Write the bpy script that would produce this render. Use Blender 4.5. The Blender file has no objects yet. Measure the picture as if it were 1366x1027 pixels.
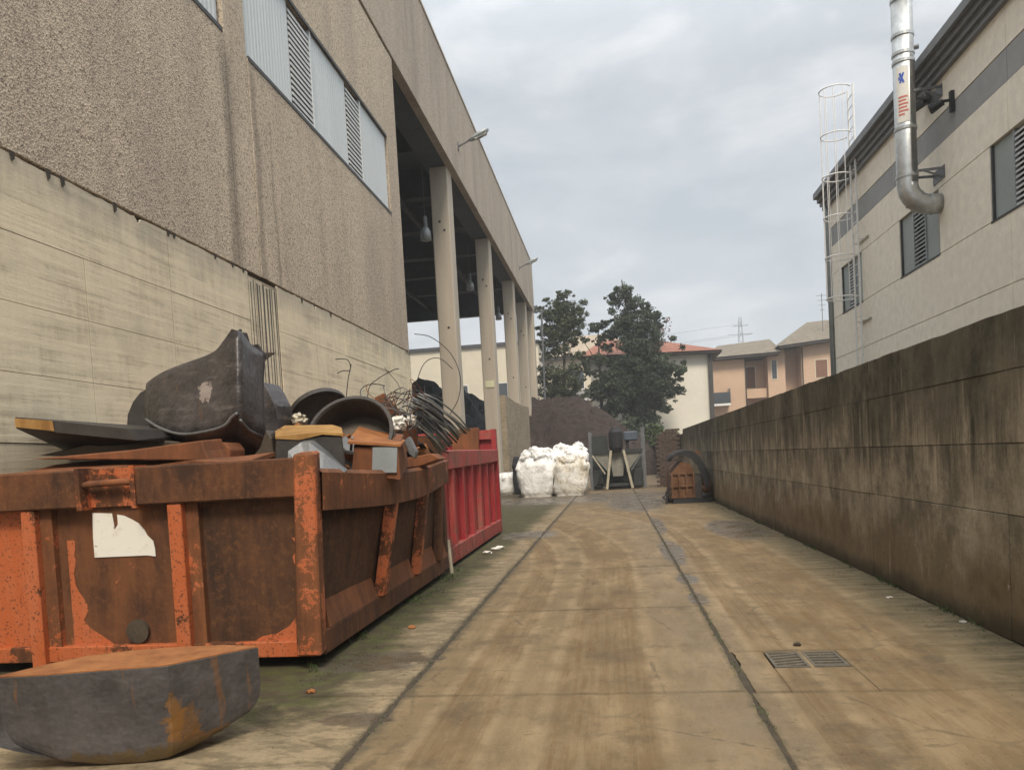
import bpy, bmesh, math, random
import numpy as np
from mathutils import Vector, Matrix, noise
random.seed(7); rng = np.random.default_rng(7)
R = math.radians
S = bpy.context.scene
C = S.collection

# ------------------------------------------------------------------ camera
cd = bpy.data.cameras.new('camera'); cam = bpy.data.objects.new('camera', cd); C.objects.link(cam)
cam.matrix_world = Matrix(((0.98990339, 0.04998538, 0.13263766, 0),
                           (0.13030852, 0.04729717, -0.99034472, 0),
                           (-0.05577614, 0.99762941, 0.0403061, 1.35), (0, 0, 0, 1)))
cd.lens = 27.04; cd.sensor_width = 36; cd.sensor_fit = 'HORIZONTAL'; cd.shift_y = 0.1036
cd.clip_start = 0.05; cd.clip_end = 3000
S.camera = cam

# ------------------------------------------------------------------ light
S.view_settings.view_transform = 'Standard'; S.view_settings.look = 'None'
S.view_settings.exposure = 1.12; S.view_settings.gamma = 1; S.view_settings.use_curve_mapping = False
SUN_EL, SUN_AZ = R(50), R(168)      # azimuth clockwise from +Y: behind the camera
W = bpy.data.worlds.new('World'); S.world = W; W.use_nodes = True
nt = W.node_tree; nt.nodes.clear()
def wn(t, **k):
    n = nt.nodes.new(t)
    for a, b in k.items(): setattr(n, a, b)
    return n
out = wn('ShaderNodeOutputWorld'); bg = wn('ShaderNodeBackground'); bg.inputs['Strength'].default_value = 0.1
sky = wn('ShaderNodeTexSky', sky_type='NISHITA', sun_disc=False)
sky.sun_elevation = SUN_EL; sky.sun_rotation = SUN_AZ; sky.air_density = 1; sky.dust_density = 3
tc = wn('ShaderNodeTexCoord'); sep = wn('ShaderNodeSeparateXYZ'); nt.links.new(tc.outputs['Generated'], sep.inputs[0])
mp = wn('ShaderNodeMapping'); mp.inputs['Scale'].default_value = (1, 1, 2.6); mp.inputs['Rotation'].default_value = (0.12, -0.1, 0.5)
nt.links.new(tc.outputs['Generated'], mp.inputs[0])
n1 = wn('ShaderNodeTexNoise'); n1.inputs['Scale'].default_value = 4.6; n1.inputs['Detail'].default_value = 8; n1.inputs['Roughness'].default_value = 0.60
n1.inputs['Distortion'].default_value = 0.25
nt.links.new(mp.outputs[0], n1.inputs['Vector'])
cr = wn('ShaderNodeValToRGB'); e = cr.color_ramp.elements
e[0].position = 0.36; e[0].color = (2.66, 2.88, 3.04, 1); e[1].position = 0.70; e[1].color = (4.15, 4.2, 4.24, 1)
e2 = cr.color_ramp.elements.new(0.52); e2.color = (3.10, 3.26, 3.38, 1)
nt.links.new(n1.outputs['Fac'], cr.inputs[0])
mr = wn('ShaderNodeMapRange'); mr.interpolation_type = 'LINEAR'
mr.inputs['From Min'].default_value = 0.42; mr.inputs['From Max'].default_value = 1.0
mr.inputs['To Min'].default_value = 1.0; mr.inputs['To Max'].default_value = 3.2
nt.links.new(sep.outputs['Z'], mr.inputs['Value'])
mul = wn('ShaderNodeVectorMath', operation='SCALE'); nt.links.new(cr.outputs[0], mul.inputs[0]); nt.links.new(mr.outputs[0], mul.inputs['Scale'])
mx = wn('ShaderNodeMix', data_type='RGBA'); mx.inputs[0].default_value = 0.9
nt.links.new(sky.outputs[0], mx.inputs[6]); nt.links.new(mul.outputs[0], mx.inputs[7])
nt.links.new(mx.outputs[2], bg.inputs[0]); nt.links.new(bg.outputs[0], out.inputs[0])
sd = bpy.data.lights.new('sun', 'SUN'); sd.energy = 1.5; sd.angle = R(16); sd.color = (1, 0.88, 0.72)
so = bpy.data.objects.new('sun', sd); C.objects.link(so)
sv = Vector((math.sin(SUN_AZ) * math.cos(SUN_EL), math.cos(SUN_AZ) * math.cos(SUN_EL), math.sin(SUN_EL)))
so.rotation_euler = sv.to_track_quat('Z', 'Y').to_euler()
S.render.engine = 'CYCLES'

# ------------------------------------------------------------------ material helper
class NT:
    def __init__(s, name):
        s.m = bpy.data.materials.new(name); s.m.use_nodes = True; s.t = s.m.node_tree
        s.b = s.t.nodes['Principled BSDF']; s.pos = s.n('ShaderNodeNewGeometry').outputs['Position']
        s._sep = None
    def n(s, ty, **k):
        n = s.t.nodes.new(ty)
        for a, b in k.items(): setattr(n, a, b)
        return n
    def put(s, sock, v):
        if v is None: return
        if isinstance(v, bpy.types.NodeSocket): s.t.links.new(v, sock)
        elif isinstance(v, (tuple, list)) and len(v) == 3 and sock.type == 'RGBA': sock.default_value = (*v, 1)
        else: sock.default_value = v
    def xyz(s):
        if s._sep is None:
            s._sep = s.n('ShaderNodeSeparateXYZ'); s.t.links.new(s.pos, s._sep.inputs[0])
        return s._sep.outputs
    def map(s, scale=(1, 1, 1), loc=(0, 0, 0), rot=(0, 0, 0), vec=None):
        m = s.n('ShaderNodeMapping'); s.put(m.inputs[0], vec or s.pos)
        m.inputs['Scale'].default_value = scale; m.inputs['Location'].default_value = loc; m.inputs['Rotation'].default_value = rot
        return m.outputs[0]
    def noise(s, scale, detail=3, rough=0.5, vec=None, dist=0):
        n = s.n('ShaderNodeTexNoise'); s.put(n.inputs['Vector'], vec or s.pos)
        n.inputs['Scale'].default_value = scale; n.inputs['Detail'].default_value = detail
        n.inputs['Roughness'].default_value = rough; n.inputs['Distortion'].default_value = dist
        return n.outputs['Fac']
    def voro(s, scale, vec=None, out='Distance', feat='F1'):
        n = s.n('ShaderNodeTexVoronoi', feature=feat); s.put(n.inputs['Vector'], vec or s.pos); n.inputs['Scale'].default_value = scale
        return n.outputs[out]
    def ramp(s, f, stops):
        r = s.n('ShaderNodeValToRGB'); el = r.color_ramp.elements
        for i, (p, c) in enumerate(stops):
            if not isinstance(c, (tuple, list)): c = (c, c, c)
            x = el[i] if i < 2 else el.new(p)
            x.position = p; x.color = (*c, 1)
        s.put(r.inputs[0], f); return r.outputs[0]
    def mix(s, f, a, b, mode='MIX'):
        m = s.n('ShaderNodeMix', data_type='RGBA', blend_type=mode); s.put(m.inputs[0], f); s.put(m.inputs[6], a); s.put(m.inputs[7], b)
        return m.outputs[2]
    def math(s, op, a, b=None, c=None, clamp=False):
        m = s.n('ShaderNodeMath', operation=op, use_clamp=clamp); s.put(m.inputs[0], a); s.put(m.inputs[1], b)
        if c is not None: s.put(m.inputs[2], c)
        return m.outputs[0]
    def range(s, v, a, b, c=0, d=1, smooth=True):
        m = s.n('ShaderNodeMapRange'); m.interpolation_type = 'SMOOTHSTEP' if smooth else 'LINEAR'
        s.put(m.inputs['Value'], v)
        for k, x in (('From Min', a), ('From Max', b), ('To Min', c), ('To Max', d)): m.inputs[k].default_value = x
        return m.outputs[0]
    def blob(s, cx, cy, rx, ry, edge=0.5, nz=None, amt=0.8, axes=(0, 1)):
        """soft spot at a place, 0..1, its rim broken by the noise nz"""
        o = s.xyz()
        dx = s.math('MULTIPLY', s.math('SUBTRACT', o[axes[0]], cx), 1 / rx); dy = s.math('MULTIPLY', s.math('SUBTRACT', o[axes[1]], cy), 1 / ry)
        d = s.math('SQRT', s.math('ADD', s.math('MULTIPLY', dx, dx), s.math('MULTIPLY', dy, dy)))
        if nz is not None: d = s.math('ADD', d, s.math('MULTIPLY', s.math('SUBTRACT', nz, 0.5), amt * 2))
        return s.range(d, 1 + edge / 2, 1 - edge / 2)
    def bump(s, h, strength=0.3, dist=0.01, prev=None):
        b = s.n('ShaderNodeBump'); s.put(b.inputs['Height'], h); b.inputs['Strength'].default_value = strength; b.inputs['Distance'].default_value = dist
        if prev is not None: s.put(b.inputs['Normal'], prev)
        return b.outputs[0]
    def end(s, col, rough=0.8, metal=0, normal=None, spec=None, **k):
        s.put(s.b.inputs['Base Color'], col); s.put(s.b.inputs['Roughness'], rough); s.put(s.b.inputs['Metallic'], metal)
        if normal is not None: s.put(s.b.inputs['Normal'], normal)
        if spec is not None: s.b.inputs['Specular IOR Level'].default_value = spec
        for a, v in k.items(): s.put(s.b.inputs[a], v)
        return s.m

def grained(name, c, var=0.25, scale=6, rough=0.8, metal=0, bump=0.15, spec=None, streak=False):
    n = NT(name); v = n.map((1, 1, 0.12)) if streak else None
    a = n.noise(scale, 5, 0.6, vec=v); b = n.noise(scale * 9, 3, 0.6)
    f = n.math('ADD', n.math('MULTIPLY', a, 0.65), n.math('MULTIPLY', b, 0.35))
    lo = tuple(x * (1 - var) for x in c); hi = tuple(min(1, x * (1 + var)) for x in c)
    return n.end(n.ramp(f, [(0.33, lo), (0.67, hi)]), rough, metal, n.bump(b, bump, 0.01), spec)

M = {}
# pebble dash: coarse aggregate panels
def pebble(name, light, dark, scale, streaky):
    n = NT(name)
    col = n.voro(scale, out='Color'); d = n.voro(scale)
    g = n.n('ShaderNodeRGBToBW'); n.put(g.inputs[0], col)
    fine = n.noise(scale * 1.3, 3, 0.7)
    f = n.math('ADD', n.math('MULTIPLY', g.outputs[0], 0.55), n.math('MULTIPLY', fine, 0.45))
    c = n.ramp(f, [(0.24, dark), (0.66, light), (0.44, tuple((a * 0.68 + b * 0.32) for a, b in zip(light, dark)))])
    big = n.noise(0.9, 5, 0.65, vec=n.map((1, 1, 0.25)))
    c = n.mix(n.math('MULTIPLY', n.ramp(big, [(0.4, 0.0), (0.65, 1.0)]), 0.35), c, (0.23, 0.19, 0.17))
    st = n.noise(2.2, 5, 0.7, vec=n.map((1, 1, 0.05)))
    c = n.mix(n.math('MULTIPLY', n.ramp(st, [(0.52, 0.0), (0.72, 1.0)]), streaky), c, (0.13, 0.115, 0.10))
    # run-off stain below the strip between the two window bands
    y = n.xyz()[1]; z = n.xyz()[2]
    wob = n.noise(1.3, 3, 0.6, vec=n.map((1, 1, 0.4)))
    for yc, w, amt, ztop in ((10.0, 0.28, 0.45, 7.4), (10.85, 0.16, 0.4, 7.4), (11.35, 0.06, 0.3, 6.9)):
        q = n.math('ABSOLUTE', n.math('SUBTRACT', n.math('ADD', y, n.math('MULTIPLY', n.math('SUBTRACT', wob, 0.5), 0.5)), yc))
        q = n.math('MULTIPLY', n.range(q, w, w * 0.2), n.range(z, ztop, ztop - 0.5))
        c = n.mix(n.math('MULTIPLY', q, amt), c, (0.085, 0.075, 0.065))
    return n.end(c, 0.9, 0, n.bump(d, 0.5, 0.012), 0.2)
M['pebble'] = pebble('pebble_dash', (0.66, 0.555, 0.425), (0.19, 0.152, 0.118), 50, 0.22)
M['pebble_fine'] = pebble('pebble_dash_fine', (0.54, 0.46, 0.37), (0.27, 0.225, 0.18), 42, 0.3)

# board marked concrete
def board(name, c, dark, stain=0.5, topdirt=None):
    n = NT(name)
    b1 = n.noise(2.5, 5, 0.65, vec=n.map((1, 0.35, 7), rot=(R(1.2), 0, 0)))
    b2 = n.noise(3.5, 4, 0.6, vec=n.map((1, 3, 0.4)))
    b3 = n.noise(1.2, 4, 0.6); b4 = n.noise(38, 3, 0.6)
    f = n.math('ADD', n.math('MULTIPLY', b1, 0.45), n.math('ADD', n.math('MULTIPLY', b2, 0.2), n.math('ADD', n.math('MULTIPLY', b3, 0.25), n.math('MULTIPLY', b4, 0.1))))
    col = n.ramp(f, [(0.40, dark), (0.57, c), (0.48, tuple(0.75 * a + 0.25 * b for a, b in zip(c, dark)))])
    gr = n.noise(1.1, 5, 0.7, vec=n.map((1, 1, 1.4), (3, 1, 7)))
    col = n.mix(n.math('MULTIPLY', n.ramp(gr, [(0.5, 0.0), (0.66, 1.0)]), stain), col, tuple(x * 0.55 for x in (c[0], c[1] * 1.03, c[2] * 1.05)))
    if topdirt:
        z = n.xyz()[2]; dn = n.noise(3, 4, 0.7, vec=n.map((1, 1.2, 0.18)))
        zz = n.math('ADD', z, n.math('MULTIPLY', n.math('SUBTRACT', dn, 0.5), topdirt[2]))
        col = n.mix(n.range(zz, topdirt[0], topdirt[1], 0, topdirt[4]), col, topdirt[3])
    return n.end(col, 0.88, 0, n.bump(b1, 0.35, 0.012, n.bump(b4, 0.25, 0.006)), 0.25)
M['board'] = board('board_marked_concrete', (0.80, 0.70, 0.51), (0.55, 0.47, 0.34), 0.45, (3.7, 4.25, 0.9, (0.34, 0.31, 0.26), 0.6))
M['column'] = grained('column_concrete', (0.46, 0.40, 0.32), 0.14, 2.5, 0.88, bump=0.3, streak=True)
M['lowwall'] = board('stained_concrete', (0.34, 0.28, 0.20), (0.17, 0.13, 0.09), 0.7)
M['dark_streak'] = grained('blackened_concrete', (0.10, 0.095, 0.08), 0.6, 9, 0.9, bump=0.4, streak=True)
M['gap'] = grained('dark_joint_mortar', (0.05, 0.043, 0.036), 0.3, 12, 0.95)  # dark material for joints and the backing behind panels
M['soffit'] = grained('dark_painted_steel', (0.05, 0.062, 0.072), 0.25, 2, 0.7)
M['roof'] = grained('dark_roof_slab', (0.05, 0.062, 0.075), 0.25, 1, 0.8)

# retaining wall: algae on top, mud splash at the foot, pale drips
n = NT('algae_stained_concrete')
z = n.xyz()[2]; y = n.xyz()[1]
b1 = n.noise(2.6, 6, 0.72, vec=n.map((1, 1.2, 0.5))); fine = n.noise(30, 4, 0.6); mid = n.noise(1.6, 5, 0.65)
base = n.ramp(n.math('ADD', n.math('MULTIPLY', b1, 0.5), n.math('ADD', n.math('MULTIPLY', mid, 0.35), n.math('MULTIPLY', fine, 0.15))), [(0.40, (0.17, 0.145, 0.105)), (0.60, (0.46, 0.395, 0.29))])
mud = n.ramp(n.noise(3, 5, 0.6), [(0.35, (0.125, 0.082, 0.040)), (0.65, (0.27, 0.185, 0.095))])
col = n.mix(n.range(n.math('ADD', z, n.math('MULTIPLY', n.math('SUBTRACT', mid, 0.5), 1.0)), 0.80, 0.25, 0, 0.75), base, mud)
dr = n.noise(4.5, 5, 0.75, vec=n.map((1, 1.3, 0.10)))
zz = n.math('ADD', z, n.math('MULTIPLY', n.math('SUBTRACT', dr, 0.5), 2.6))
alg = n.ramp(n.noise(6, 5, 0.7), [(0.35, (0.038, 0.036, 0.026)), (0.7, (0.11, 0.10, 0.068))])
patch = n.ramp(n.noise(1.7, 5, 0.7, vec=n.map((1, 1, 0.8), (0, 4, 2))), [(0.35, 0.55), (0.6, 1.0)])
blt = n.ramp(n.noise(3.0, 6, 0.75), [(0.48, 0.0), (0.60, 1.0)])
col = n.mix(n.math('MULTIPLY', blt, 0.45), col, (0.075, 0.068, 0.048))
col = n.mix(n.math('MULTIPLY', n.range(zz, 1.1, 1.75, 0.0, 0.97), patch), col, alg)
# second tide of black under each joint
for zj, a in ((1.28, 0.7), (0.82, 0.45)):
    q = n.math('MULTIPLY', n.range(z, zj - 0.36, zj - 0.02), n.range(z, zj + 0.01, zj))
    q = n.math('MULTIPLY', q, n.ramp(n.noise(2.8, 5, 0.7, vec=n.map((1, 1.0, 0.3), (0, 5 * zj, 0))), [(0.44, 0.0), (0.6, 1.0)]))
    col = n.mix(n.math('MULTIPLY', q, a), col, (0.045, 0.042, 0.03))
pale = n.noise(7, 5, 0.75, vec=n.map((1, 1.2, 0.09), (4, 3, 0)))
pm = n.math('MULTIPLY', n.ramp(pale, [(0.60, 0.0), (0.70, 1.0)]), n.ramp(n.noise(2.0, 3, 0.6), [(0.42, 0.0), (0.6, 1.0)]))
col = n.mix(n.math('MULTIPLY', pm, 0.75), col, (0.50, 0.45, 0.34))
spot = n.math('MULTIPLY', n.ramp(n.noise(13, 4, 0.7, vec=n.map((1, 1, 0.5))), [(0.69, 0.0), (0.73, 1.0)]), n.range(z, 1.3, 0.5))
col = n.mix(n.math('MULTIPLY', spot, 0.7), col, (0.48, 0.42, 0.34))
wet = n.range(n.math('ADD', z, n.math('MULTIPLY', n.math('SUBTRACT', mid, 0.5), 0.25)), 0.22, 0.02)
col = n.mix(n.math('MULTIPLY', wet, 0.8), col, (0.045, 0.038, 0.02))
M['algae'] = n.end(col, 0.85, 0, n.bump(b1, 0.35, 0.012, n.bump(fine, 0.3, 0.006)), 0.25)

# alley concrete with dust, tyre tracks, damp and moss
def paving(name, tint):
    n = NT(name); X, Yy, Z = n.xyz()
    fine = n.noise(38, 5, 0.8); grit = n.noise(160, 2, 0.6); mid = n.noise(2.6, 7, 0.6); big = n.noise(0.8, 5, 0.6)
    brush = n.noise(3, 5, 0.6, vec=n.map((1, 3.5, 1), rot=(0, 0, R(3))))
    along = n.noise(5, 7, 0.7, vec=n.map((2.4, 0.5, 1)))
    f = n.math('ADD', n.math('MULTIPLY', mid, 0.30), n.math('ADD', n.math('MULTIPLY', brush, 0.10), n.math('ADD', n.math('MULTIPLY', along, 0.10), n.math('ADD', n.math('MULTIPLY', big, 0.27), n.math('MULTIPLY', fine, 0.23)))))
    dark = tuple(x * 0.58 for x in tint); hi = tuple(x * 1.36 for x in tint)
    col = n.ramp(f, [(0.38, dark), (0.62, hi), (0.49, tint)])
    wb0 = n.noise(5, 4, 0.7)
    gs = n.ramp(grit, [(0.56, 0.0), (0.68, 1.0)])
    col = n.mix(n.math('MULTIPLY', gs, 0.35), col, (0.10, 0.075, 0.045))
    gs2 = n.ramp(n.noise(110, 2, 0.6), [(0.60, 0.0), (0.70, 1.0)])
    col = n.mix(n.math('MULTIPLY', gs2, 0.35), col, (0.42, 0.34, 0.22))
    # grey swept band left of the crack, scuffs
    g = n.math('MULTIPLY', n.range(X, 0.05, 0.45), n.range(X, 1.25, 0.6)); g = n.math('MULTIPLY', g, n.ramp(along, [(0.35, 0.15), (0.6, 0.75)]))
    col = n.mix(n.math('MULTIPLY', g, 0.6), col, (0.21, 0.17, 0.125))
    # tyre tracks: bands that follow the ruts, ribbed across
    tb = None
    for (x0, k1, k2, y0, w, ribs) in ((-0.12, 0.0, -0.0235, 9.0, 0.36, 75), (1.56, 0.0, -0.026, 10.5, 0.50, 60), (0.98, 0.0, -0.026, 11.5, 0.15, 70), (-0.85, 0.0, -0.0235, 8.0, 0.20, 70)):
        dy = n.math('MAXIMUM', n.math('SUBTRACT', Yy, y0), 0)
        cx = n.math('ADD', n.math('MULTIPLY', n.math('MULTIPLY', dy, dy), k2), x0)
        u = n.math('SUBTRACT', X, cx)
        u2 = n.math('ADD', u, n.math('MULTIPLY', n.math('SUBTRACT', mid, 0.5), 0.10))
        band = n.range(n.math('ABSOLUTE', u2), w, w * 0.55)
        cv = n.n('ShaderNodeCombineXYZ'); n.put(cv.inputs[0], n.math('MULTIPLY', u, ribs * 0.36)); n.put(cv.inputs[1], n.math('MULTIPLY', Yy, 0.28))
        rib = n.noise(1.0, 5, 0.75, vec=cv.outputs[0])
        rib = n.range(rib, 0.45, 0.55)
        t = n.math('MULTIPLY', band, n.math('MULTIPLY', n.math('ADD', n.math('MULTIPLY', rib, 0.7), 0.3), n.ramp(along, [(0.32, 0.1), (0.58, 1.0)])))
        el = n.range(n.math('ABSOLUTE', n.math('SUBTRACT', n.math('ABSOLUTE', u2), w * 0.85)), 0.07, 0.0)
        elt = el if tb is None else n.math('MAXIMUM', elt, el)
        tb = t if tb is None else n.math('MAXIMUM', tb, t)
    fade = n.range(Yy, 30, 17)
    col = n.mix(n.math('MULTIPLY', n.math('MULTIPLY', elt, n.math('MULTIPLY', fade, n.ramp(mid, [(0.4, 0.2), (0.6, 1.0)]))), 0.5), col, (0.34, 0.255, 0.15))
    tb = n.math('MULTIPLY', tb, fade)
    col = n.mix(n.math('MULTIPLY', tb, 0.85), col, (0.15, 0.092, 0.040))
    lt = n.math('MULTIPLY', n.ramp(n.noise(1.5, 7, 0.7, vec=n.map((2.2, 0.6, 1), (8, 2, 0))), [(0.48, 0.0), (0.68, 1.0)]), 0.42)
    col = n.mix(lt, col, (0.38, 0.28, 0.16))
    sp = n.ramp(n.noise(24, 5, 0.8, vec=n.map((1, 1.3, 1))), [(0.58, 0.0), (0.70, 1.0)])
    col = n.mix(n.math('MULTIPLY', sp, 0.32), col, (0.14, 0.105, 0.065))
    mk = n.math('MULTIPLY', n.ramp(n.noise(3.1, 4, 0.7, vec=n.map((1.2, 3.5, 1), (5, 0, 0))), [(0.62, 0.0), (0.68, 1.0)]), 0.6)
    col = n.mix(mk, col, (0.10, 0.075, 0.045))
    oil = n.ramp(n.noise(1.7, 7, 0.78, vec=n.map((1, 1, 1), (11, 5, 0))), [(0.54, 0.0), (0.62, 1.0)])
    col = n.mix(n.math('MULTIPLY', oil, 0.45), col, (0.085, 0.062, 0.036))
    ck = n.voro(1.1, vec=n.map((1, 1, 1), (3, 1, 0)) , feat='DISTANCE_TO_EDGE')
    cm = n.math('MULTIPLY', n.range(n.math('ADD', ck, n.math('MULTIPLY', n.math('SUBTRACT', wb0, 0.5), 0.12)), 0.012, 0.0), n.ramp(big, [(0.46, 0.0), (0.56, 1.0)]))
    col = n.mix(n.math('MULTIPLY', cm, 0.6), col, (0.085, 0.065, 0.04))
    for (yj, xa, xb) in ((4.34, -1.3, 0.66), (6.76, -1.3, 0.66), (9.2, -1.3, 0.66), (11.6, -1.3, 0.66), (14.0, -1.3, 0.66), (4.32, 0.69, 1.9), (5.2, 0.69, 1.6), (8.6, 0.69, 2.4), (12.1, 0.69, 2.4), (4.36, -2.6, -1.33), (6.85, -2.2, -1.33)):
        q = n.range(n.math('ABSOLUTE', n.math('ADD', n.math('SUBTRACT', Yy, yj), n.math('MULTIPLY', n.math('SUBTRACT', wb0, 0.5), 0.10))), 0.045, 0.004)
        q = n.math('MULTIPLY', q, n.math('MULTIPLY', n.range(X, xa - 0.02, xa + 0.02), n.range(X, xb + 0.02, xb - 0.02)))
        q = n.math('MULTIPLY', q, n.ramp(n.noise(2.3, 4, 0.7, vec=n.map((1, 1, 1), (yj, xa, 0))), [(0.38, 0.25), (0.58, 1.0)]))
        col = n.mix(n.math('MULTIPLY', q, 0.6), col, (0.08, 0.062, 0.038))
    # damp edges along the lane joint and under the containers
    wob = n.noise(5, 5, 0.7, vec=n.map((1, 1.6, 1))); wob2 = n.noise(2.2, 4, 0.7)
    j = n.range(n.math('ABSOLUTE', n.math('ADD', n.math('SUBTRACT', X, -1.3), n.math('MULTIPLY', n.math('SUBTRACT', wob, 0.5), 0.26))), 0.085, 0.01)
    col = n.mix(n.math('MULTIPLY', j, 0.75), col, (0.085, 0.07, 0.045))
    j2 = n.range(n.math('ABSOLUTE', n.math('ADD', n.math('SUBTRACT', X, 0.68), n.math('MULTIPLY', n.math('SUBTRACT', wob, 0.5), 0.16))), 0.05, 0.01)
    col = n.mix(n.math('MULTIPLY', j2, 0.6), col, (0.09, 0.075, 0.045))
    xs = n.math('ADD', X, n.math('MULTIPLY', n.math('SUBTRACT', wob2, 0.5), 0.7))
    dampc = n.range(xs, -1.50, -1.85)
    moss = n.ramp(n.noise(6, 4, 0.6), [(0.42, (0.035, 0.028, 0.015)), (0.6, (0.05, 0.058, 0.014))])
    dirty = n.math('MULTIPLY', n.ramp(n.noise(3.4, 6, 0.75, vec=n.map((1, 2.2, 1), (2, 7, 0))), [(0.46, 0.0), (0.56, 1.0)]), n.range(X, -1.15, -1.45))
    col = n.mix(n.math('MULTIPLY', dirty, 0.62), col, (0.10, 0.078, 0.045))
    col = n.mix(n.math('MULTIPLY', n.math('MULTIPLY', dampc, n.range(n.math('ADD', Yy, n.math('MULTIPLY', n.math('SUBTRACT', wob, 0.5), 1.6)), 3.5, 4.3)), 0.88), col, moss)
    foot = n.range(n.math('ADD', X, n.math('MULTIPLY', n.math('SUBTRACT', wob2, 0.5), 0.5)), 1.75, 2.35)
    col = n.mix(n.math('MULTIPLY', foot, 0.7), col, n.ramp(brush, [(0.4, (0.10, 0.085, 0.045)), (0.65, (0.26, 0.215, 0.13))]))
    pud = None
    for (cx, cy, rx, ry) in ((0.55, 21.5, 0.8, 3.4), (1.95, 13.2, 0.42, 1.7), (0.72, 10.6, 0.16, 1.3), (0.76, 14.5, 0.12, 1.6), (-1.75, 5.15, 0.42, 0.26), (-1.55, 13.6, 0.5, 0.7), (-1.45, 3.95, 0.2, 0.12), (-1.2, 25.0, 3.2, 2.6), (0.7, 8.2, 0.11, 0.35), (0.7, 7.1, 0.09, 0.3)):
        q = n.blob(cx, cy, rx, ry, 0.25, wob, 0.9)
        pud = q if pud is None else n.math('MAXIMUM', pud, q)
    col = n.mix(n.math('MULTIPLY', pud, 0.72), col, (0.085, 0.07, 0.052))
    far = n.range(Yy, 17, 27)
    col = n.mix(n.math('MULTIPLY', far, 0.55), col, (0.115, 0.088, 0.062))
    sharp = n.math('MULTIPLY', pud, n.ramp(wob2, [(0.4, 0.2), (0.55, 1.0)]))
    rough = n.math('SUBTRACT', 0.88, n.math('MULTIPLY', sharp, 0.62))
    h = n.math('ADD', n.math('MULTIPLY', fine, 0.6), n.math('MULTIPLY', mid, 0.5))
    h = n.math('ADD', h, n.math('MULTIPLY', tb, -0.35))
    h = n.math('ADD', h, n.math('MULTIPLY', grit, 0.25))
    flat = n.n('ShaderNodeBump'); n.put(flat.inputs['Height'], h); flat.inputs['Distance'].default_value = 0.012
    n.put(flat.inputs['Strength'], n.math('SUBTRACT', 0.5, n.math('MULTIPLY', sharp, 0.46)))
    return n.end(col, rough, 0, flat.outputs[0], 0.35)
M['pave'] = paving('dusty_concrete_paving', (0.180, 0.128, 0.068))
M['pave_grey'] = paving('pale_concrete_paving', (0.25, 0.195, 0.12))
M['dirt'] = grained('damp_silt', (0.055, 0.042, 0.026), 0.4, 9, 0.9, bump=0.5)

# rusty painted steel
def rusty(name, paint, amount, rust=((0.055, 0.020, 0.009), (0.17, 0.06, 0.02)), rough=0.65, scale=1.0, faded=(0.45, 0.16, 0.08)):
    n = NT(name)
    big = n.noise(2.6 * scale, 4, 0.6); st = n.noise(7 * scale, 5, 0.7, vec=n.map((1, 1, 0.16))); chip = n.noise(26 * scale, 4, 0.7)
    spk = n.noise(60 * scale, 3, 0.6)
    r1 = n.ramp(n.math('ADD', n.math('MULTIPLY', st, 0.6), n.math('MULTIPLY', big, 0.4)), [(0.38, rust[0]), (0.62, rust[1])])
    r1 = n.mix(n.math('MULTIPLY', n.ramp(chip, [(0.5, 0.0), (0.7, 1.0)]), 0.35), r1, (0.23, 0.095, 0.03))
    f = n.math('ADD', n.math('MULTIPLY', big, 0.5), n.math('ADD', n.math('MULTIPLY', st, 0.2), n.math('MULTIPLY', chip, 0.3)))
    t = 0.5 + (0.5 - amount) * 0.36
    m = n.range(f, t - 0.02, t + 0.025)
    pc = n.mix(n.math('MULTIPLY', n.ramp(st, [(0.4, 0.0), (0.7, 1.0)]), 0.5), paint, faded)
    edge = n.math('MULTIPLY', n.ramp(spk, [(0.58, 0.0), (0.64, 1.0)]), 0.8)
    pc = n.mix(edge, pc, (0.06, 0.03, 0.018))
    col = n.mix(m, r1, pc)
    h = n.math('ADD', n.math('MULTIPLY', m, 0.6), n.math('MULTIPLY', spk, 0.3))
    return n.end(col, n.mix(m, (0.82,) * 3, (rough * 0.75,) * 3), 0, n.bump(h, 0.4, 0.004, n.bump(big, 0.3, 0.03)), 0.4)
OR = (0.43, 0.105, 0.032)
M['or_paint'] = rusty('orange_paint_chipped', OR, 0.86)
M['or_half'] = rusty('orange_paint_half_rusted', OR, 0.50)
M['or_post'] = rusty('orange_paint_worn_post', OR, 0.70)
M['or_rim'] = rusty('brown_rust_streaked_orange', OR, 0.30, ((0.06, 0.024, 0.011), (0.20, 0.075, 0.028)))
M['or_third'] = rusty('orange_paint_mostly_rusted', OR, 0.36, ((0.07, 0.026, 0.011), (0.22, 0.08, 0.028)))
M['or_rust'] = rusty('brown_rust_orange_traces', OR, 0.10, ((0.042, 0.018, 0.009), (0.145, 0.055, 0.021)))
M['or_brown'] = rusty('dark_brown_rust', OR, -0.1, ((0.032, 0.015, 0.008), (0.105, 0.044, 0.018)))
M['red'] = rusty('faded_red_paint', (0.30, 0.022, 0.030), 0.86, ((0.16, 0.05, 0.035), (0.28, 0.10, 0.08)), 0.5, faded=(0.42, 0.10, 0.09))
M['red_worn'] = rusty('scuffed_red_paint', (0.36, 0.035, 0.035), 0.62, ((0.20, 0.075, 0.055), (0.34, 0.15, 0.11)), 0.6, faded=(0.42, 0.15, 0.12))
M['bucket_rust'] = rusty('bucket_brown_orange', (0.15, 0.075, 0.035), 0.45, ((0.08, 0.038, 0.018), (0.15, 0.07, 0.032)), faded=(0.20, 0.11, 0.06))
M['rust_top'] = rusty('fresh_orange_rust', OR, -0.2, ((0.19, 0.068, 0.022), (0.36, 0.15, 0.05)))
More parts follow.
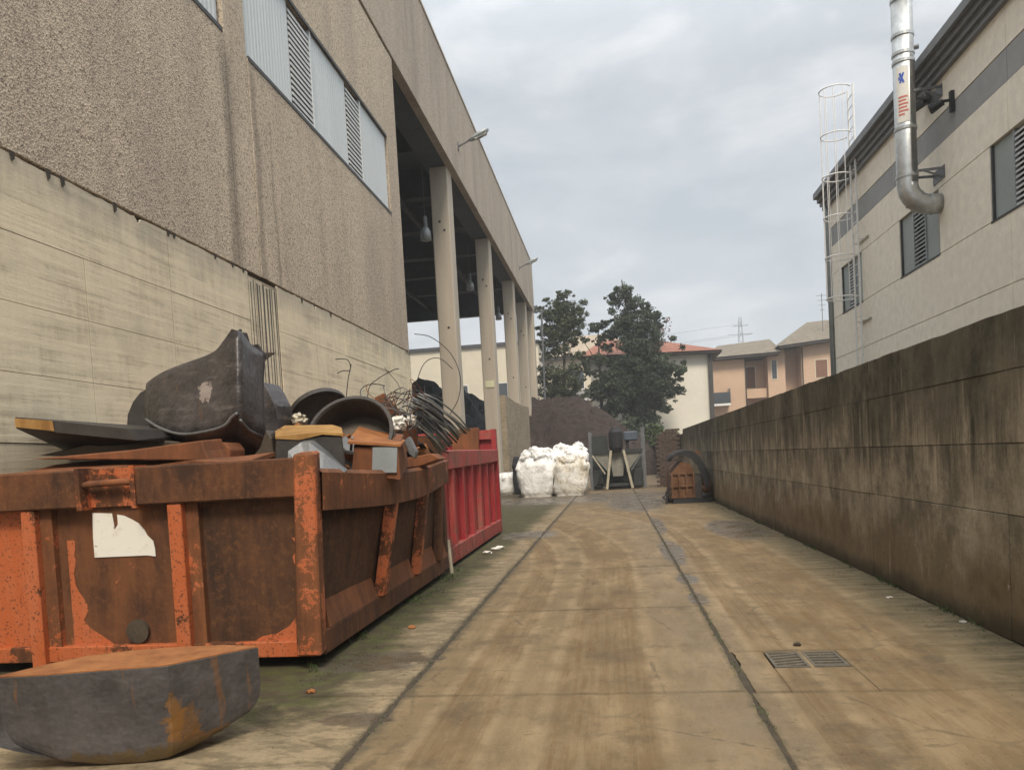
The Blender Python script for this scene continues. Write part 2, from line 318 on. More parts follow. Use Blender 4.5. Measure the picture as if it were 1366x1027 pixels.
M['rust_mid'] = rusty('brown_rust_plate', OR, -0.2, ((0.10, 0.04, 0.018), (0.24, 0.085, 0.032)))
M['rust_ochre'] = rusty('ochre_rust', OR, -0.2, ((0.22, 0.11, 0.03), (0.42, 0.25, 0.08)))
def scale_steel(name, c0, c1, rustamt, rough=0.5, patch=None, scuff=0.45):
    n = NT(name)
    a = n.noise(4, 5, 0.6); s2 = n.noise(12, 4, 0.7, vec=n.map((1, 1, 0.12))); f = n.noise(40, 3, 0.6)
    col = n.ramp(n.math('ADD', n.math('MULTIPLY', a, 0.7), n.math('MULTIPLY', f, 0.3)), [(0.35, c0), (0.65, c1)])
    rm = n.math('MULTIPLY', n.ramp(s2, [(0.60, 0.0), (0.68, 1.0)]), rustamt)
    col = n.mix(rm, col, (0.24, 0.10, 0.02))
    if patch:
        for (cx, cz, rx, rz, pc, am) in patch:
            q = n.blob(cx, cz, rx, rz, 0.3, n.noise(16, 6, 0.75), 1.6, axes=(0, 2))
            col = n.mix(n.math('MULTIPLY', q, am), col, pc)
    dn = n.noise(7, 3, 0.55)
    sc_ = n.noise(5, 5, 0.7, vec=n.map((0.4, 1, 3)))
    col = n.mix(n.math('MULTIPLY', n.ramp(sc_, [(0.54, 0.0), (0.70, 1.0)]), scuff), col, tuple(x * 1.9 + 0.02 for x in c1))
    return n.end(col, n.math('ADD', n.math('MULTIPLY', a, 0.5), rough - 0.2), 0.35, n.bump(dn, 0.35, 0.05, n.bump(f, 0.4, 0.005)), 0.5)
M['steel_block'] = scale_steel('mill_scale_steel', (0.050, 0.046, 0.045), (0.105, 0.094, 0.090), 0.45, 0.52, scuff=0.10,
                               patch=[(-2.15, 0.20, 0.028, 0.12, (0.27, 0.12, 0.02), 0.65), (-2.135, 0.17, 0.06, 0.07, (0.22, 0.10, 0.02), 0.55), (-2.6, 0.03, 0.9, 0.035, (0.09, 0.06, 0.03), 0.7), (-2.05, 0.06, 0.14, 0.05, (0.20, 0.09, 0.02), 0.6), (-2.1, 0.03, 0.5, 0.05, (0.10, 0.065, 0.025), 0.8)])
M['steel_hull'] = scale_steel('blackened_steel', (0.040, 0.036, 0.036), (0.12, 0.108, 0.108), 0.25, 0.38,
                              patch=[(-3.22, 2.03, 0.07, 0.075, (0.42, 0.36, 0.34), 0.9)])
M['steel_grey'] = grained('dull_grey_steel', (0.16, 0.165, 0.17), 0.35, 6, 0.5, 0.4)
M['steel_dark'] = grained('dark_steel', (0.05, 0.045, 0.042), 0.35, 8, 0.6, 0.3)
M['steel_bronze'] = grained('brownish_drum_steel', (0.085, 0.068, 0.052), 0.35, 5, 0.45, 0.4)
M['galv'] = grained('galvanised_steel', (0.52, 0.53, 0.52), 0.2, 9, 0.38, 0.75, 0.05)
M['galv_dull'] = grained('dull_galvanised_sheet', (0.33, 0.36, 0.37), 0.15, 5, 0.5, 0.4, 0.05)
M['white_paint'] = grained('white_paint', (0.74, 0.73, 0.71), 0.12, 8, 0.5)
n = NT('torn_white_label'); a = n.noise(9, 6, 0.75); c_ = n.noise(22, 4, 0.7)
col = n.mix(n.math('MULTIPLY', n.ramp(a, [(0.55, 0.0), (0.66, 1.0)]), 0.35), (0.74, 0.72, 0.66), (0.40, 0.30, 0.20))
col = n.mix(n.ramp(c_, [(0.66, 0.0), (0.70, 1.0)]), col, (0.16, 0.08, 0.04))
M['white_label'] = n.end(col, 0.7)
M['sheet'] = grained('translucent_corrugated_sheet', (0.56, 0.60, 0.61), 0.08, 1.5, 0.5, streak=True)
M['louvre'] = grained('louvre_slats', (0.55, 0.56, 0.55), 0.15, 6, 0.6)
M['green_sheet'] = grained('grey_green_shutter', (0.30, 0.335, 0.32), 0.1, 2, 0.5)
M['dark_frame'] = grained('dark_frame', (0.045, 0.045, 0.047), 0.2, 5, 0.6)
M['render_wall'] = grained('cream_textured_panel', (0.88, 0.81, 0.68), 0.11, 5, 0.9, bump=0.3, spec=0.2)
M['strip_grey'] = grained('grey_band', (0.33, 0.33, 0.325), 0.1, 3, 0.85)
M['gutter'] = grained('grey_gutter', (0.17, 0.175, 0.18), 0.15, 4, 0.5)
M['black'] = grained('black_rubber', (0.018, 0.019, 0.021), 0.3, 9, 0.7)
M['blue_grey'] = grained('blue_grey_motor', (0.07, 0.09, 0.12), 0.3, 9, 0.6)
M['machine_green'] = grained('dark_green_steel', (0.032, 0.037, 0.036), 0.4, 5, 0.6)
M['pale_steel'] = grained('pale_dusty_steel', (0.21, 0.205, 0.175), 0.25, 5, 0.6)
M['bar'] = grained('pale_steel_leg', (0.40, 0.36, 0.27), 0.25, 5, 0.6)
n = NT('white_woven_plastic')
a = n.noise(5, 5, 0.7); w = n.noise(2.2, 4, 0.6)
col = n.mix(n.math('MULTIPLY', n.ramp(a, [(0.55, 0.0), (0.72, 1.0)]), 0.45), (0.88, 0.88, 0.87), (0.50, 0.46, 0.40))
col = n.mix(n.math('MULTIPLY', n.range(n.xyz()[2], 0.35, 0.0), 0.4), col, (0.45, 0.38, 0.24))
fold = n.noise(4.5, 4, 0.6, vec=n.map((1, 1, 0.45)), dist=1.6)
M['bag'] = n.end(col, 0.55, 0, n.bump(fold, 0.8, 0.09, n.bump(a, 0.5, 0.04)), 0.4)
n = NT('soiled_woven_plastic'); a = n.noise(2.4, 6, 0.7)
col = n.ramp(a, [(0.38, (0.83, 0.82, 0.78)), (0.62, (0.50, 0.44, 0.33)), (0.5, (0.76, 0.73, 0.66))])
fold = n.noise(4.0, 4, 0.6, vec=n.map((1, 1, 0.5), (3, 0, 1)), dist=1.8)
M['bag_dirty'] = n.end(col, 0.6, 0, n.bump(fold, 0.8, 0.09), 0.35)
M['heap'] = grained('dark_brown_spoil', (0.030, 0.018, 0.014), 0.55, 2.5, 0.95, bump=0.8)
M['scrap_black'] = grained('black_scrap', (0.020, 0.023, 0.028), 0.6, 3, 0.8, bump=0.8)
M['house_white'] = grained('ivory_plaster', (0.74, 0.70, 0.60), 0.06, 0.6, 0.9)
M['house_peach'] = grained('peach_plaster', (0.56, 0.39, 0.27), 0.08, 0.6, 0.9)
M['house_cream'] = grained('cream_plaster', (0.60, 0.54, 0.42), 0.08, 0.6, 0.9)
M['tile_red'] = grained('red_clay_tiles', (0.25, 0.105, 0.07), 0.35, 2.5, 0.9, bump=0.6)
M['tile_grey'] = grained('weathered_tiles', (0.17, 0.145, 0.11), 0.35, 2.5, 0.9, bump=0.6)
M['tile_tan'] = grained('tan_tiles', (0.33, 0.27, 0.20), 0.3, 2.5, 0.9)
M['shutter_brown'] = grained('brown_shutter', (0.20, 0.10, 0.06), 0.2, 4, 0.7)
M['glass'] = grained('dark_window_glass', (0.06, 0.07, 0.08), 0.2, 1, 0.15)
M['eave'] = grained('dark_eave', (0.06, 0.055, 0.05), 0.2, 3, 0.8)
M['bark'] = grained('bark', (0.075, 0.06, 0.048), 0.35, 6, 0.95)
def leafmat(name, c, v):
    n = NT(name); a = n.noise(0.9, 4, 0.7); b = n.noise(9, 2, 0.5)
    f = n.math('ADD', n.math('MULTIPLY', a, 0.6), n.math('MULTIPLY', b, 0.4))
    return n.end(n.ramp(f, [(0.36, tuple(x * (1 - v) for x in c)), (0.64, tuple(x * (1 + v) for x in c))]), 0.75, 0, None, 0.25)
M['leaf'] = leafmat('cypress_foliage', (0.060, 0.078, 0.046), 0.6)
M['leaf_olive'] = leafmat('olive_foliage', (0.075, 0.090, 0.050), 0.5)
M['leaf_bush'] = leafmat('bush_foliage', (0.07, 0.10, 0.035), 0.4)
M['twig_red'] = grained('reddish_twigs', (0.17, 0.09, 0.08), 0.3, 4, 0.9)
M['grate'] = grained('cast_iron_grate', (0.11, 0.095, 0.07), 0.35, 20, 0.8)
M['blue_mark'] = grained('blue_print', (0.04, 0.10, 0.45), 0.05, 5, 0.6)
M['red_mark'] = grained('red_print', (0.55, 0.16, 0.12), 0.05, 5, 0.6)
M['yellow_plate'] = grained('pale_yellow_plate', (0.66, 0.64, 0.42), 0.06, 5, 0.6)
M['brick_old'] = grained('old_brick', (0.085, 0.060, 0.048), 0.3, 6, 0.95, bump=0.5)
M['lamp_glass'] = grained('lamp_cover', (0.62, 0.62, 0.58), 0.05, 5, 0.3)

# ------------------------------------------------------------------ mesh helper
class MB:
    def __init__(s): s.v = []; s.f = []
    def add(s, vs, fs):
        o = len(s.v); s.v += [tuple(p) for p in vs]; s.f += [tuple(i + o for i in f) for f in fs]; return s
    def hexa(s, p):      # p: 4 bottom ccw, 4 top
        return s.add(p, [(3, 2, 1, 0), (4, 5, 6, 7), (0, 1, 5, 4), (1, 2, 6, 5), (2, 3, 7, 6), (3, 0, 4, 7)])
    def box(s, x0, x1, y0, y1, z0, z1):
        return s.hexa([(x0, y0, z0), (x1, y0, z0), (x1, y1, z0), (x0, y1, z0), (x0, y0, z1), (x1, y0, z1), (x1, y1, z1), (x0, y1, z1)])
    def prism(s, pts, d):  # polygon of 3D points extruded along vector d
        n = len(pts); d = Vector(d); a = [Vector(p) for p in pts]; b = [p + d for p in a]
        nrm = Vector((0, 0, 0))
        for i in range(n): nrm += a[i].cross(a[(i + 1) % n])
        if nrm.dot(d) > 0: a, b = b, a; 
        # a is the face whose own winding points outwards
        fs = [tuple(range(n)), tuple(range(2 * n - 1, n - 1, -1))]
        fs += [(i, i + n, (i + 1) % n + n, (i + 1) % n) for i in range(n)]
        return s.add(a + b, fs)
    def beam(s, p0, p1, w, h, up=(0, 0, 1)):
        p0 = Vector(p0); p1 = Vector(p1); d = (p1 - p0).normalized(); up = Vector(up)
        if abs(d.dot(up)) > 0.98: up = Vector((0, 1, 0))
        x = d.cross(up).normalized(); z = x.cross(d).normalized()
        q = []
        for p in (p0, p1):
            for sx, sz in ((-1, -1), (1, -1), (1, 1), (-1, 1)): q.append(p + x * (sx * w / 2) + z * (sz * h / 2))
        return s.add(q, [(0, 1, 2, 3), (7, 6, 5, 4), (0, 4, 5, 1), (1, 5, 6, 2), (2, 6, 7, 3), (3, 7, 4, 0)])
    def tube(s, pts, r, n=8, cap=True):
        pts = [Vector(p) for p in pts]; rr = r if isinstance(r, (list, tuple)) else [r] * len(pts)
        vs = []; prevx = None
        for i, p in enumerate(pts):
            d = (pts[min(i + 1, len(pts) - 1)] - pts[max(i - 1, 0)]).normalized()
            if prevx is None:
                u = Vector((0, 0, 1)) if abs(d.z) < 0.9 else Vector((1, 0, 0)); x = d.cross(u).normalized()
            else:
                x = (prevx - d * prevx.dot(d)).normalized()
            prevx = x; y = d.cross(x)
            for k in range(n):
                a = 2 * math.pi * k / n; vs.append(p + (x * math.cos(a) + y * math.sin(a)) * rr[i])
        fs = [(i * n + k, i * n + (k + 1) % n, (i + 1) * n + (k + 1) % n, (i + 1) * n + k) for i in range(len(pts) - 1) for k in range(n)]
        if cap: fs += [tuple(range(n - 1, -1, -1)), tuple(range((len(pts) - 1) * n, len(pts) * n))]
        return s.add(vs, fs)
    def grid(s, rows):
        w = len(rows[0]); vs = [p for r in rows for p in r]
        return s.add(vs, [(i * w + j, i * w + j + 1, (i + 1) * w + j + 1, (i + 1) * w + j) for i in range(len(rows) - 1) for j in range(w - 1)])
    def shell(s, mat, r, depth, th, a0, a1, n=24, r2=None):
        """part of a cylinder wall (axis local z) with thickness"""
        r2 = r2 or r; vs = []
        for i in range(n + 1):
            a = a0 + (a1 - a0) * i / n; c, q = math.cos(a), math.sin(a)
            for rad, z in ((r, 0), (r2, depth), (r2 - th, depth), (r - th, 0)): vs.append(mat @ Vector((c * rad, q * rad, z)))
        fs = []
        for i in range(n):
            for k in range(4): fs.append((i * 4 + k, (i + 1) * 4 + k, (i + 1) * 4 + (k + 1) % 4, i * 4 + (k + 1) % 4))
        fs += [(0, 1, 2, 3), (n * 4 + 3, n * 4 + 2, n * 4 + 1, n * 4)]
        return s.add(vs, fs)
    def build(s, name, mat, parent=None, bevel=0, smooth=False, kind=None, label=None, solid=0, sub=0, fix=False):
        me = bpy.data.meshes.new(name); off = Vector((0, 0, 0)); p = parent
        while p is not None: off += p.location; p = p.parent
        me.from_pydata([tuple(Vector(v) - off) for v in s.v], [], s.f)
        me.materials.append(mat if not isinstance(mat, str) else M[mat])
        if fix:
            bm = bmesh.new(); bm.from_mesh(me); bmesh.ops.recalc_face_normals(bm, faces=bm.faces); bm.to_mesh(me); bm.free()
        if smooth:
            for q in me.polygons: q.use_smooth = True
        o = bpy.data.objects.new(name, me); C.objects.link(o)
        if parent is not None: o.parent = parent
        if sub: m = o.modifiers.new('s', 'SUBSURF'); m.levels = m.render_levels = sub
        if solid: m = o.modifiers.new('t', 'SOLIDIFY'); m.thickness = solid; m.offset = 0
        if bevel: m = o.modifiers.new('b', 'BEVEL'); m.width = bevel; m.segments = 1; m.limit_method = 'ANGLE'
        if kind: o['kind'] = kind
        if label: o['label'] = label
        return o
def thing(name, label, cat, loc=(0, 0, 0), group=None):
    o = bpy.data.objects.new(name, None); C.objects.link(o); o.location = loc; o.empty_display_size = 0.2
    o['label'] = label; o['category'] = cat
    if group: o['group'] = group
    return o
def tag(o, label, cat, group=None):
    o['label'] = label; o['category'] = cat
    if group: o['group'] = group
    return o
def children(o): return [c for c in C.objects if c.parent == o]
def copy_tree(o, loc, label):
    c = o.copy(); C.objects.link(c); c.location = loc; c['label'] = label
    for ch in children(o):
        d = ch.copy(); C.objects.link(d); d.parent = c
        for g in children(ch):
            e = g.copy(); C.objects.link(e); e.parent = d
    return c
def box(name, mat, parent, *b, **k): return MB().box(*b).build(name, mat, parent, **k)
def jit(a): return random.uniform(-a, a)
def spline(pts, n=8):
    pts = [Vector(p) for p in pts]; P_ = [pts[0]] + pts + [pts[-1]]; o = []
    for i in range(1, len(P_) - 2):
        for k in range(n):
            t = k / n; a, b, c, d = P_[i - 1:i + 3]
            o.append(0.5 * ((2 * b) + (c - a) * t + (2 * a - 5 * b + 4 * c - d) * t * t + (3 * b - a - 3 * c + d) * t ** 3))
    return o + [pts[-1]]
# ================================================================== GROUND
g = MB().box(-200, 200, -60, 420, -0.5, -0.035).build('ground', 'dirt'); g['kind'] = 'structure'
pv = bpy.data.objects.new('pavement', None); C.objects.link(pv); pv['kind'] = 'structure'
def edge(ax, a, b, fixed, amp, seed):
    """ragged line from a to b along axis ax at the fixed other coordinate"""
    nseg = max(2, int(abs(b - a) / 0.07)) if amp > 0.006 else max(2, int(abs(b - a) / 0.3)); pts = []
    for i in range(nseg + 1):
        t = a + (b - a) * i / nseg
        w = noise.noise(Vector((t * 3.1, seed, 0))) * amp + noise.noise(Vector((t * 13, seed, 4))) * amp * 0.7
        pts.append((t, fixed + w) if ax == 0 else (fixed + w, t))
    return pts
def slab(x0, x1, y0, y1, mat, aL=0.02, aR=0.02, aT=0.006, gap=0.012, z=0.0):
    k = 1 if y0 < 24 else 0.0
    gl, gr = aL * 0.6, aR * 0.6
    e1 = edge(1, y0 + gap / 2, y1 - gap / 2, x0 + gl, aL * k, x0 * 7 + 1)     # left, going up
    e2 = edge(0, x0 + gl, x1 - gr, y1 - gap / 2, aT * k, y1 * 3 + x0)         # top
    e3 = edge(1, y0 + gap / 2, y1 - gap / 2, x1 - gr, aR * k, x1 * 7 + 2)
    e4 = edge(0, x0 + gl, x1 - gr, y0 + gap / 2, aT * k, y0 * 3 + x0 + 50)
    loop = e4[:-1] + e3[:-1] + e2[::-1][:-1] + e1[::-1][:-1]
    n = len(loop); cx = sum(p[0] for p in loop) / n; cy = sum(p[1] for p in loop) / n
    top = []; mid = []; bot = []
    for (x, y) in loop:
        d = math.hypot(cx - x, cy - y) or 1; ix, iy = (cx - x) / d, (cy - y) / d
        c = 0.006 if y < 14 else 0.004
        top.append((x + ix * c, y + iy * c, z)); mid.append((x, y, z - 0.007)); bot.append((x, y, -0.035))
    m = MB(); m.add(top + mid + bot, [tuple(range(n))] + [(i + n, (i + 1) % n + n, (i + 1) % n, i) for i in range(n)] + [(i + 2 * n, (i + 1) % n + 2 * n, (i + 1) % n + n, i + n) for i in range(n)])
    return m.build('slab', mat, pv)
ys = [-3, -0.5, 1.95, 4.34, 6.76, 9.2, 11.6, 14.0, 16.4, 19, 22, 25, 29, 34, 40, 48, 58]
for i in range(len(ys) - 1):
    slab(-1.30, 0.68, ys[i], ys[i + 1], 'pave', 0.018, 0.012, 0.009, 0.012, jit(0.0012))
ysl = [-3, -0.5, 1.95, 4.36, 6.85, 9.3, 11.8, 14.3, 17, 20, 23, 26, 30, 35, 41, 49, 58]
for i in range(len(ysl) - 1):
    slab(-4.88, -1.315, ysl[i], ysl[i + 1], 'pave_grey', 0.0, 0.022, 0.012, 0.02, jit(0.0012))
ysr = [-3, -0.6, 1.9, 4.32, 5.2, 8.6, 12.1, 15.6, 19.1, 22.6, 26, 31, 37, 44, 51, 58]
for i in range(len(ysr) - 1):
    y0, y1 = ysr[i], ysr[i + 1]
    if i == 3:      # the slab that holds the two drains
        slab(0.70, 0.905, y0, y1, 'pave', 0.025, 0.0, 0.008, 0.014)
        slab(1.365, 2.5, y0, y1, 'pave', 0.0, 0.0, 0.008, 0.014)
        slab(0.905, 1.365, y0, 4.80, 'pave', 0, 0, 0.004, 0.004); slab(0.905, 1.365, 5.17, y1, 'pave', 0, 0, 0.004, 0.004)
    else: slab(0.688, 2.5 if y0 < 26 else 6, y0, y1, 'pave', 0.012, 0.0, 0.009, 0.012, jit(0.0012))
for i in range(5): slab(-30, -4.92, 19 + i * 8, 27 + i * 8, 'pave', 0, 0, 0.0, 0.02)
for (x0, x1) in ((-1.345, -1.275), (0.655, 0.715)):
    box('joint_filling', 'dirt', pv, x0, x1, -3, 45, -0.034, -0.0075)
# the two drain grates
def grate(x0, x1, y0, y1, label, slant):
    t = thing('drain_grate', label, 'drain grate', ((x0 + x1) / 2, (y0 + y1) / 2, -0.03), 'drain grates set in the paving')
    f = MB(); w = 0.018
    f.box(x0, x1, y0, y0 + w, -0.03, 0.001).box(x0, x1, y1 - w, y1, -0.03, 0.001).box(x0, x0 + w, y0 + w, y1 - w, -0.03, 0.001).box(x1 - w, x1, y0 + w, y1 - w, -0.03, 0.001)
    f.build('frame', 'grate', t)
    n = 5
    for k in range(n):
        yy = y0 + w + (y1 - y0 - 2 * w) * (k + 0.5) / n
        MB().beam((x0 + w, yy - slant, -0.012), (x1 - w, yy + slant, -0.012), 0.026, 0.022).build('grate_bar', 'grate', t)
    return t
grate(0.915, 1.125, 4.81, 5.16, 'left iron drain grate with slanting bars clogged with dust', 0.025)
grate(1.145, 1.355, 4.81, 5.16, 'right iron drain grate with straight bars, nearer the right wall', 0.0)
box('slab', 'pave', pv, 1.125, 1.145, 4.8, 5.17, -0.035, -0.001)

# ================================================================== WAREHOUSE (left)
WX = -4.9
wh = thing('warehouse', 'tall grey pebble-dash warehouse with board-marked concrete base and open column bay, left of the alley', 'warehouse', (WX, 19, 0))
# base of cast concrete: one piece per formwork sheet, joints recessed
box('concrete_core', 'gap', wh, WX - 0.35, WX - 0.012, -2.6, 18.9, 0, 4.13)
rows = [0, 0.55, 1.14, 1.72, 2.31, 2.90, 3.49, 4.155]
vj = [-2.6, -1.93, -0.47, 0.99, 2.45, 3.91, 5.37, 6.83, 8.29, 9.75, 10.24]
vj2 = [11.18, 12.64, 14.1, 15.56, 17.02, 18.42]
def fpanel(y0, y1, z0, z1, ragged=False):
    g_ = 0.007; d = jit(0.004)
    if not ragged:
        return MB().box(WX - 0.03, WX + d, y0 + g_ / 2, y1 - g_ / 2, z0 + g_ / 2, z1 - g_ / 2).build('concrete_panel', 'board', wh)
    n = int((y1 - y0) / 0.06) + 1; top = []
    for i in range(n + 1):
        y = y0 + g_ / 2 + (y1 - y0 - g_) * i / n
        q = noise.noise(Vector((y * 9, 3, 1))) * 0.016 + noise.noise(Vector((y * 2.3, 8, 1))) * 0.012
        if noise.noise(Vector((y * 5.1, 1, 9))) > 0.42: q -= 0.07
        top.append((WX + d, y, z1 + q))
    return MB().prism([(WX + d, y0 + g_ / 2, z0 + g_ / 2)] + [(WX + d, y1 - g_ / 2, z0 + g_ / 2)] + top[::-1], (-0.03, 0, 0)).build('concrete_panel', 'board', wh, fix=True)
for r in range(7):
    offs = 0.0 if r % 2 == 0 or r > 5 else 0.0
    for js in ((vj[::2] + [10.24], vj2[::2] + [18.42]) if r == 6 else (vj, vj2)):
        for i in range(len(js) - 1):
            if js[i + 1] - js[i] > 0.02: fpanel(js[i], js[i + 1], rows[r], rows[r + 1], r == 6)
# blackened ribbed strip and the end strip
for (a, b, n) in ((10.26, 11.16, 4), (18.46, 18.88, 2)):
    w = (b - a) / n
    for k in range(n):
        MB().box(WX - 0.02, WX - 0.003, a + w * k, a + w * k + w * 0.86, 0.02, 4.10 + jit(0.03)).build('concrete_rib', 'board', wh)
    MB().box(WX - 0.02, WX - 0.008, a, b, 0.02, 4.12).build('stained_recess', 'lowwall', wh)
for k in range(9):
    y = 10.29 + k * 0.098 + jit(0.02); w = random.uniform(0.015, 0.05); zb = random.uniform(1.2, 2.6); zt = 4.09 - 0.05 * random.random()
    MB().prism([(WX - 0.0025, y, zt), (WX - 0.0025, y + w, zt), (WX - 0.0025, y + w * 0.8, (zt + zb) / 2), (WX - 0.0025, y + w * 0.5, zb), (WX - 0.0025, y + w * 0.25, (zt + zb) / 2)], (0.004 + k * 0.0001, 0, 0)).build('soot_streak', 'dark_streak', wh, fix=True)
# broken bits of sealant hanging on the ledge
for y in (6.42, 6.6, 7.35, 8.3, 8.42, 9.35, 9.8, 10.1, 6.0, 12.1, 13.4):
    h = random.uniform(0.01, 0.05)
    MB().hexa([(WX, y, 4.13 - h), (WX + 0.012, y, 4.13 - h), (WX + 0.012, y + 0.03, 4.16 - h), (WX, y + 0.03, 4.16 - h), (WX, y - 0.02, 4.18), (WX + 0.015, y - 0.02, 4.18), (WX + 0.015, y + 0.03, 4.18), (WX, y + 0.03, 4.18)]).build('sealant_scrap', 'gap', wh)
# pebble dash panels
PX = WX - 0.02
def wpanel(y0, y1, z0, z1, mat='pebble', x=PX, g_=0.016):
    return MB().box(x - 0.2, x, y0 + g_ / 2, y1 - g_ / 2, z0 + g_ / 2, z1 - g_ / 2).build('wall_panel', mat, wh, bevel=0.006)
box('backing_wall', 'gap', wh, PX - 0.4, PX - 0.21, -2.6, 18.86, 4.13, 11.4)
wpanel(-2.6, 1.1, 4.19, 7.34); wpanel(1.1, 10.07, 4.19, 7.34); wpanel(10.07, 10.73, 4.19, 9.16, x=PX - 0.005); wpanel(10.73, 18.0, 4.19, 7.34); wpanel(18.0, 18.88, 4.19, 11.35)
wpanel(-2.6, 10.07, 9.14, 11.35); wpanel(10.07, 18.0, 9.16, 11.35)
# window bands: sill, frame, corrugated sheets and louvres
def sheet(y0, y1, z0, z1, parent, x, name='pane', mat='sheet', pitch=0.105):
    n = max(4, int((y1 - y0) / pitch * 4)); n -= n % 4; a = []; b = []
    for i in range(n + 1):
        y = y0 + (y1 - y0) * i / n; q = (0, 0.009, 0.009, 0)[i % 4]
        a.append((x + q, y, z0)); b.append((x + q, y, z1))
    return MB().grid([a, b]).build(name, mat, parent, solid=0.004)
def band(y0, y1, segs):
    w = MB().box(PX - 0.02, PX + 0.012, y0, y1, 7.30, 7.36).box(PX - 0.02, PX + 0.006, y0, y1, 9.10, 9.15).build('window', 'dark_frame', wh)
    box('backing', 'dark_frame', w, PX - 0.21, PX - 0.16, y0, y1, 7.36, 9.1)
    for (a, b, kind) in segs:
        if kind == 's': sheet(a + 0.02, b - 0.02, 7.37, 9.10, w, PX - 0.055)
        else:
            box('frame', 'sheet', w, PX - 0.09, PX - 0.02, b - 0.06, b, 7.36, 9.1)
            nl = 17
            for k in range(nl):
                zz = 7.42 + k * (1.64 / nl)
                MB().hexa([(PX - 0.13, a, zz + 0.065), (PX - 0.035, a, zz - 0.025), (PX - 0.035, b - 0.06, zz - 0.025), (PX - 0.13, b - 0.06, zz + 0.065),
                           (PX - 0.13, a, zz + 0.08), (PX - 0.035, a, zz + 0.03), (PX - 0.035, b - 0.06, zz + 0.03), (PX - 0.13, b - 0.06, zz + 0.08)]).build('louvre', 'louvre', w)
band(1.15, 10.02, ((1.15, 4.2, 's'), (4.2, 5.1, 'l'), (5.1, 7.3, 's'), (7.3, 8.1, 'l'), (8.1, 10.02, 's')))
band(10.76, 17.98, ((10.76, 12.47, 's'), (12.47, 13.4, 'l'), (13.4, 15.23, 's'), (15.23, 16.1, 'l'), (16.1, 17.98, 's')))
# fascia
fy = [-2.6, 7.1, 16.2, 25.4, 34.6, 43.8, 53.4]
for i in range(6):
    MB().box(WX - 0.25, WX, fy[i] + 0.01, fy[i + 1] - 0.01, 11.42, 14.75).build('fascia_panel', 'pebble_fine', wh, bevel=0.01)
box('coping', 'column', wh, WX - 0.4, WX + 0.03, -2.6, 53.45, 14.75, 14.83)
box('fascia_panel', 'pebble_fine', wh, -31, WX - 0.25, 53.15, 53.4, 11.42, 14.75)
box('dark_inner_sheet', 'soffit', wh, -31, WX - 0.26, 53.0, 53.14, 11.44, 13.2)  # added sheet that makes the fascia's inner face as dark as the bay
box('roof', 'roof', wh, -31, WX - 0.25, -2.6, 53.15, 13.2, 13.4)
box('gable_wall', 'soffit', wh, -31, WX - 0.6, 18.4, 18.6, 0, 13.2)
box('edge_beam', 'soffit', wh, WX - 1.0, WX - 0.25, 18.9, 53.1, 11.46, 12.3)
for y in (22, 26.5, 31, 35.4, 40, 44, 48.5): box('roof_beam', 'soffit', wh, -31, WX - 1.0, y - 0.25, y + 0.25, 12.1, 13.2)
for x in (-8, -12, -16, -22): box('roof_purlin', 'soffit', wh, x - 0.1, x + 0.1, 18.9, 53.1, 11.9, 12.1)
# columns, each with bolt holes; the second wears a small plate
CXF = -5.12
for i, ye in enumerate((26.9, 35.7, 44.2, 50.4)):
    wdt = 0.62; yb = ye - 0.78
    c = MB().box(CXF - wdt, CXF, yb, ye, 0, 11.46).build('column', 'column', wh, bevel=0.03)
    for (dx, zz) in ((-0.35, 9.6), (-0.2, 9.3), (-0.25, 6.0)):
        MB().tube([(CXF + dx, yb + 0.01, zz), (CXF + dx, yb - 0.012, zz)], 0.045, 8).build('bolt_hole', 'dark_frame', c)
    if i == 1: box('plate', 'yellow_plate', c, CXF - 0.5, CXF - 0.1, yb - 0.03, yb - 0.004, 4.72, 5.02)
MB().box(WX - 0.75, WX - 0.03, 52.5, 53.3, 0, 11.42).build('column', 'column', wh, bevel=0.03)
box('column', 'column', wh, WX - 0.55, WX - 0.05, 18.62, 18.9, 0, 11.42)
# low bay wall
lw = thing('bay_wall', 'chest-high stained concrete wall filling the far bays between the warehouse columns', 'wall', (WX, 41, 0))
for (a, b, h0, h1) in ((36.0, 39.4, 4.42, 4.35), (39.42, 42.8, 4.35, 4.36), (42.82, 46.3, 4.36, 4.46)):
    MB().hexa([(WX - 0.3, a, 0), (WX, a, 0), (WX, b, 0), (WX - 0.3, b, 0), (WX - 0.3, a, h0), (WX, a, h0), (WX, b, h1), (WX - 0.3, b, h1)]).build('concrete_panel', 'lowwall', lw)
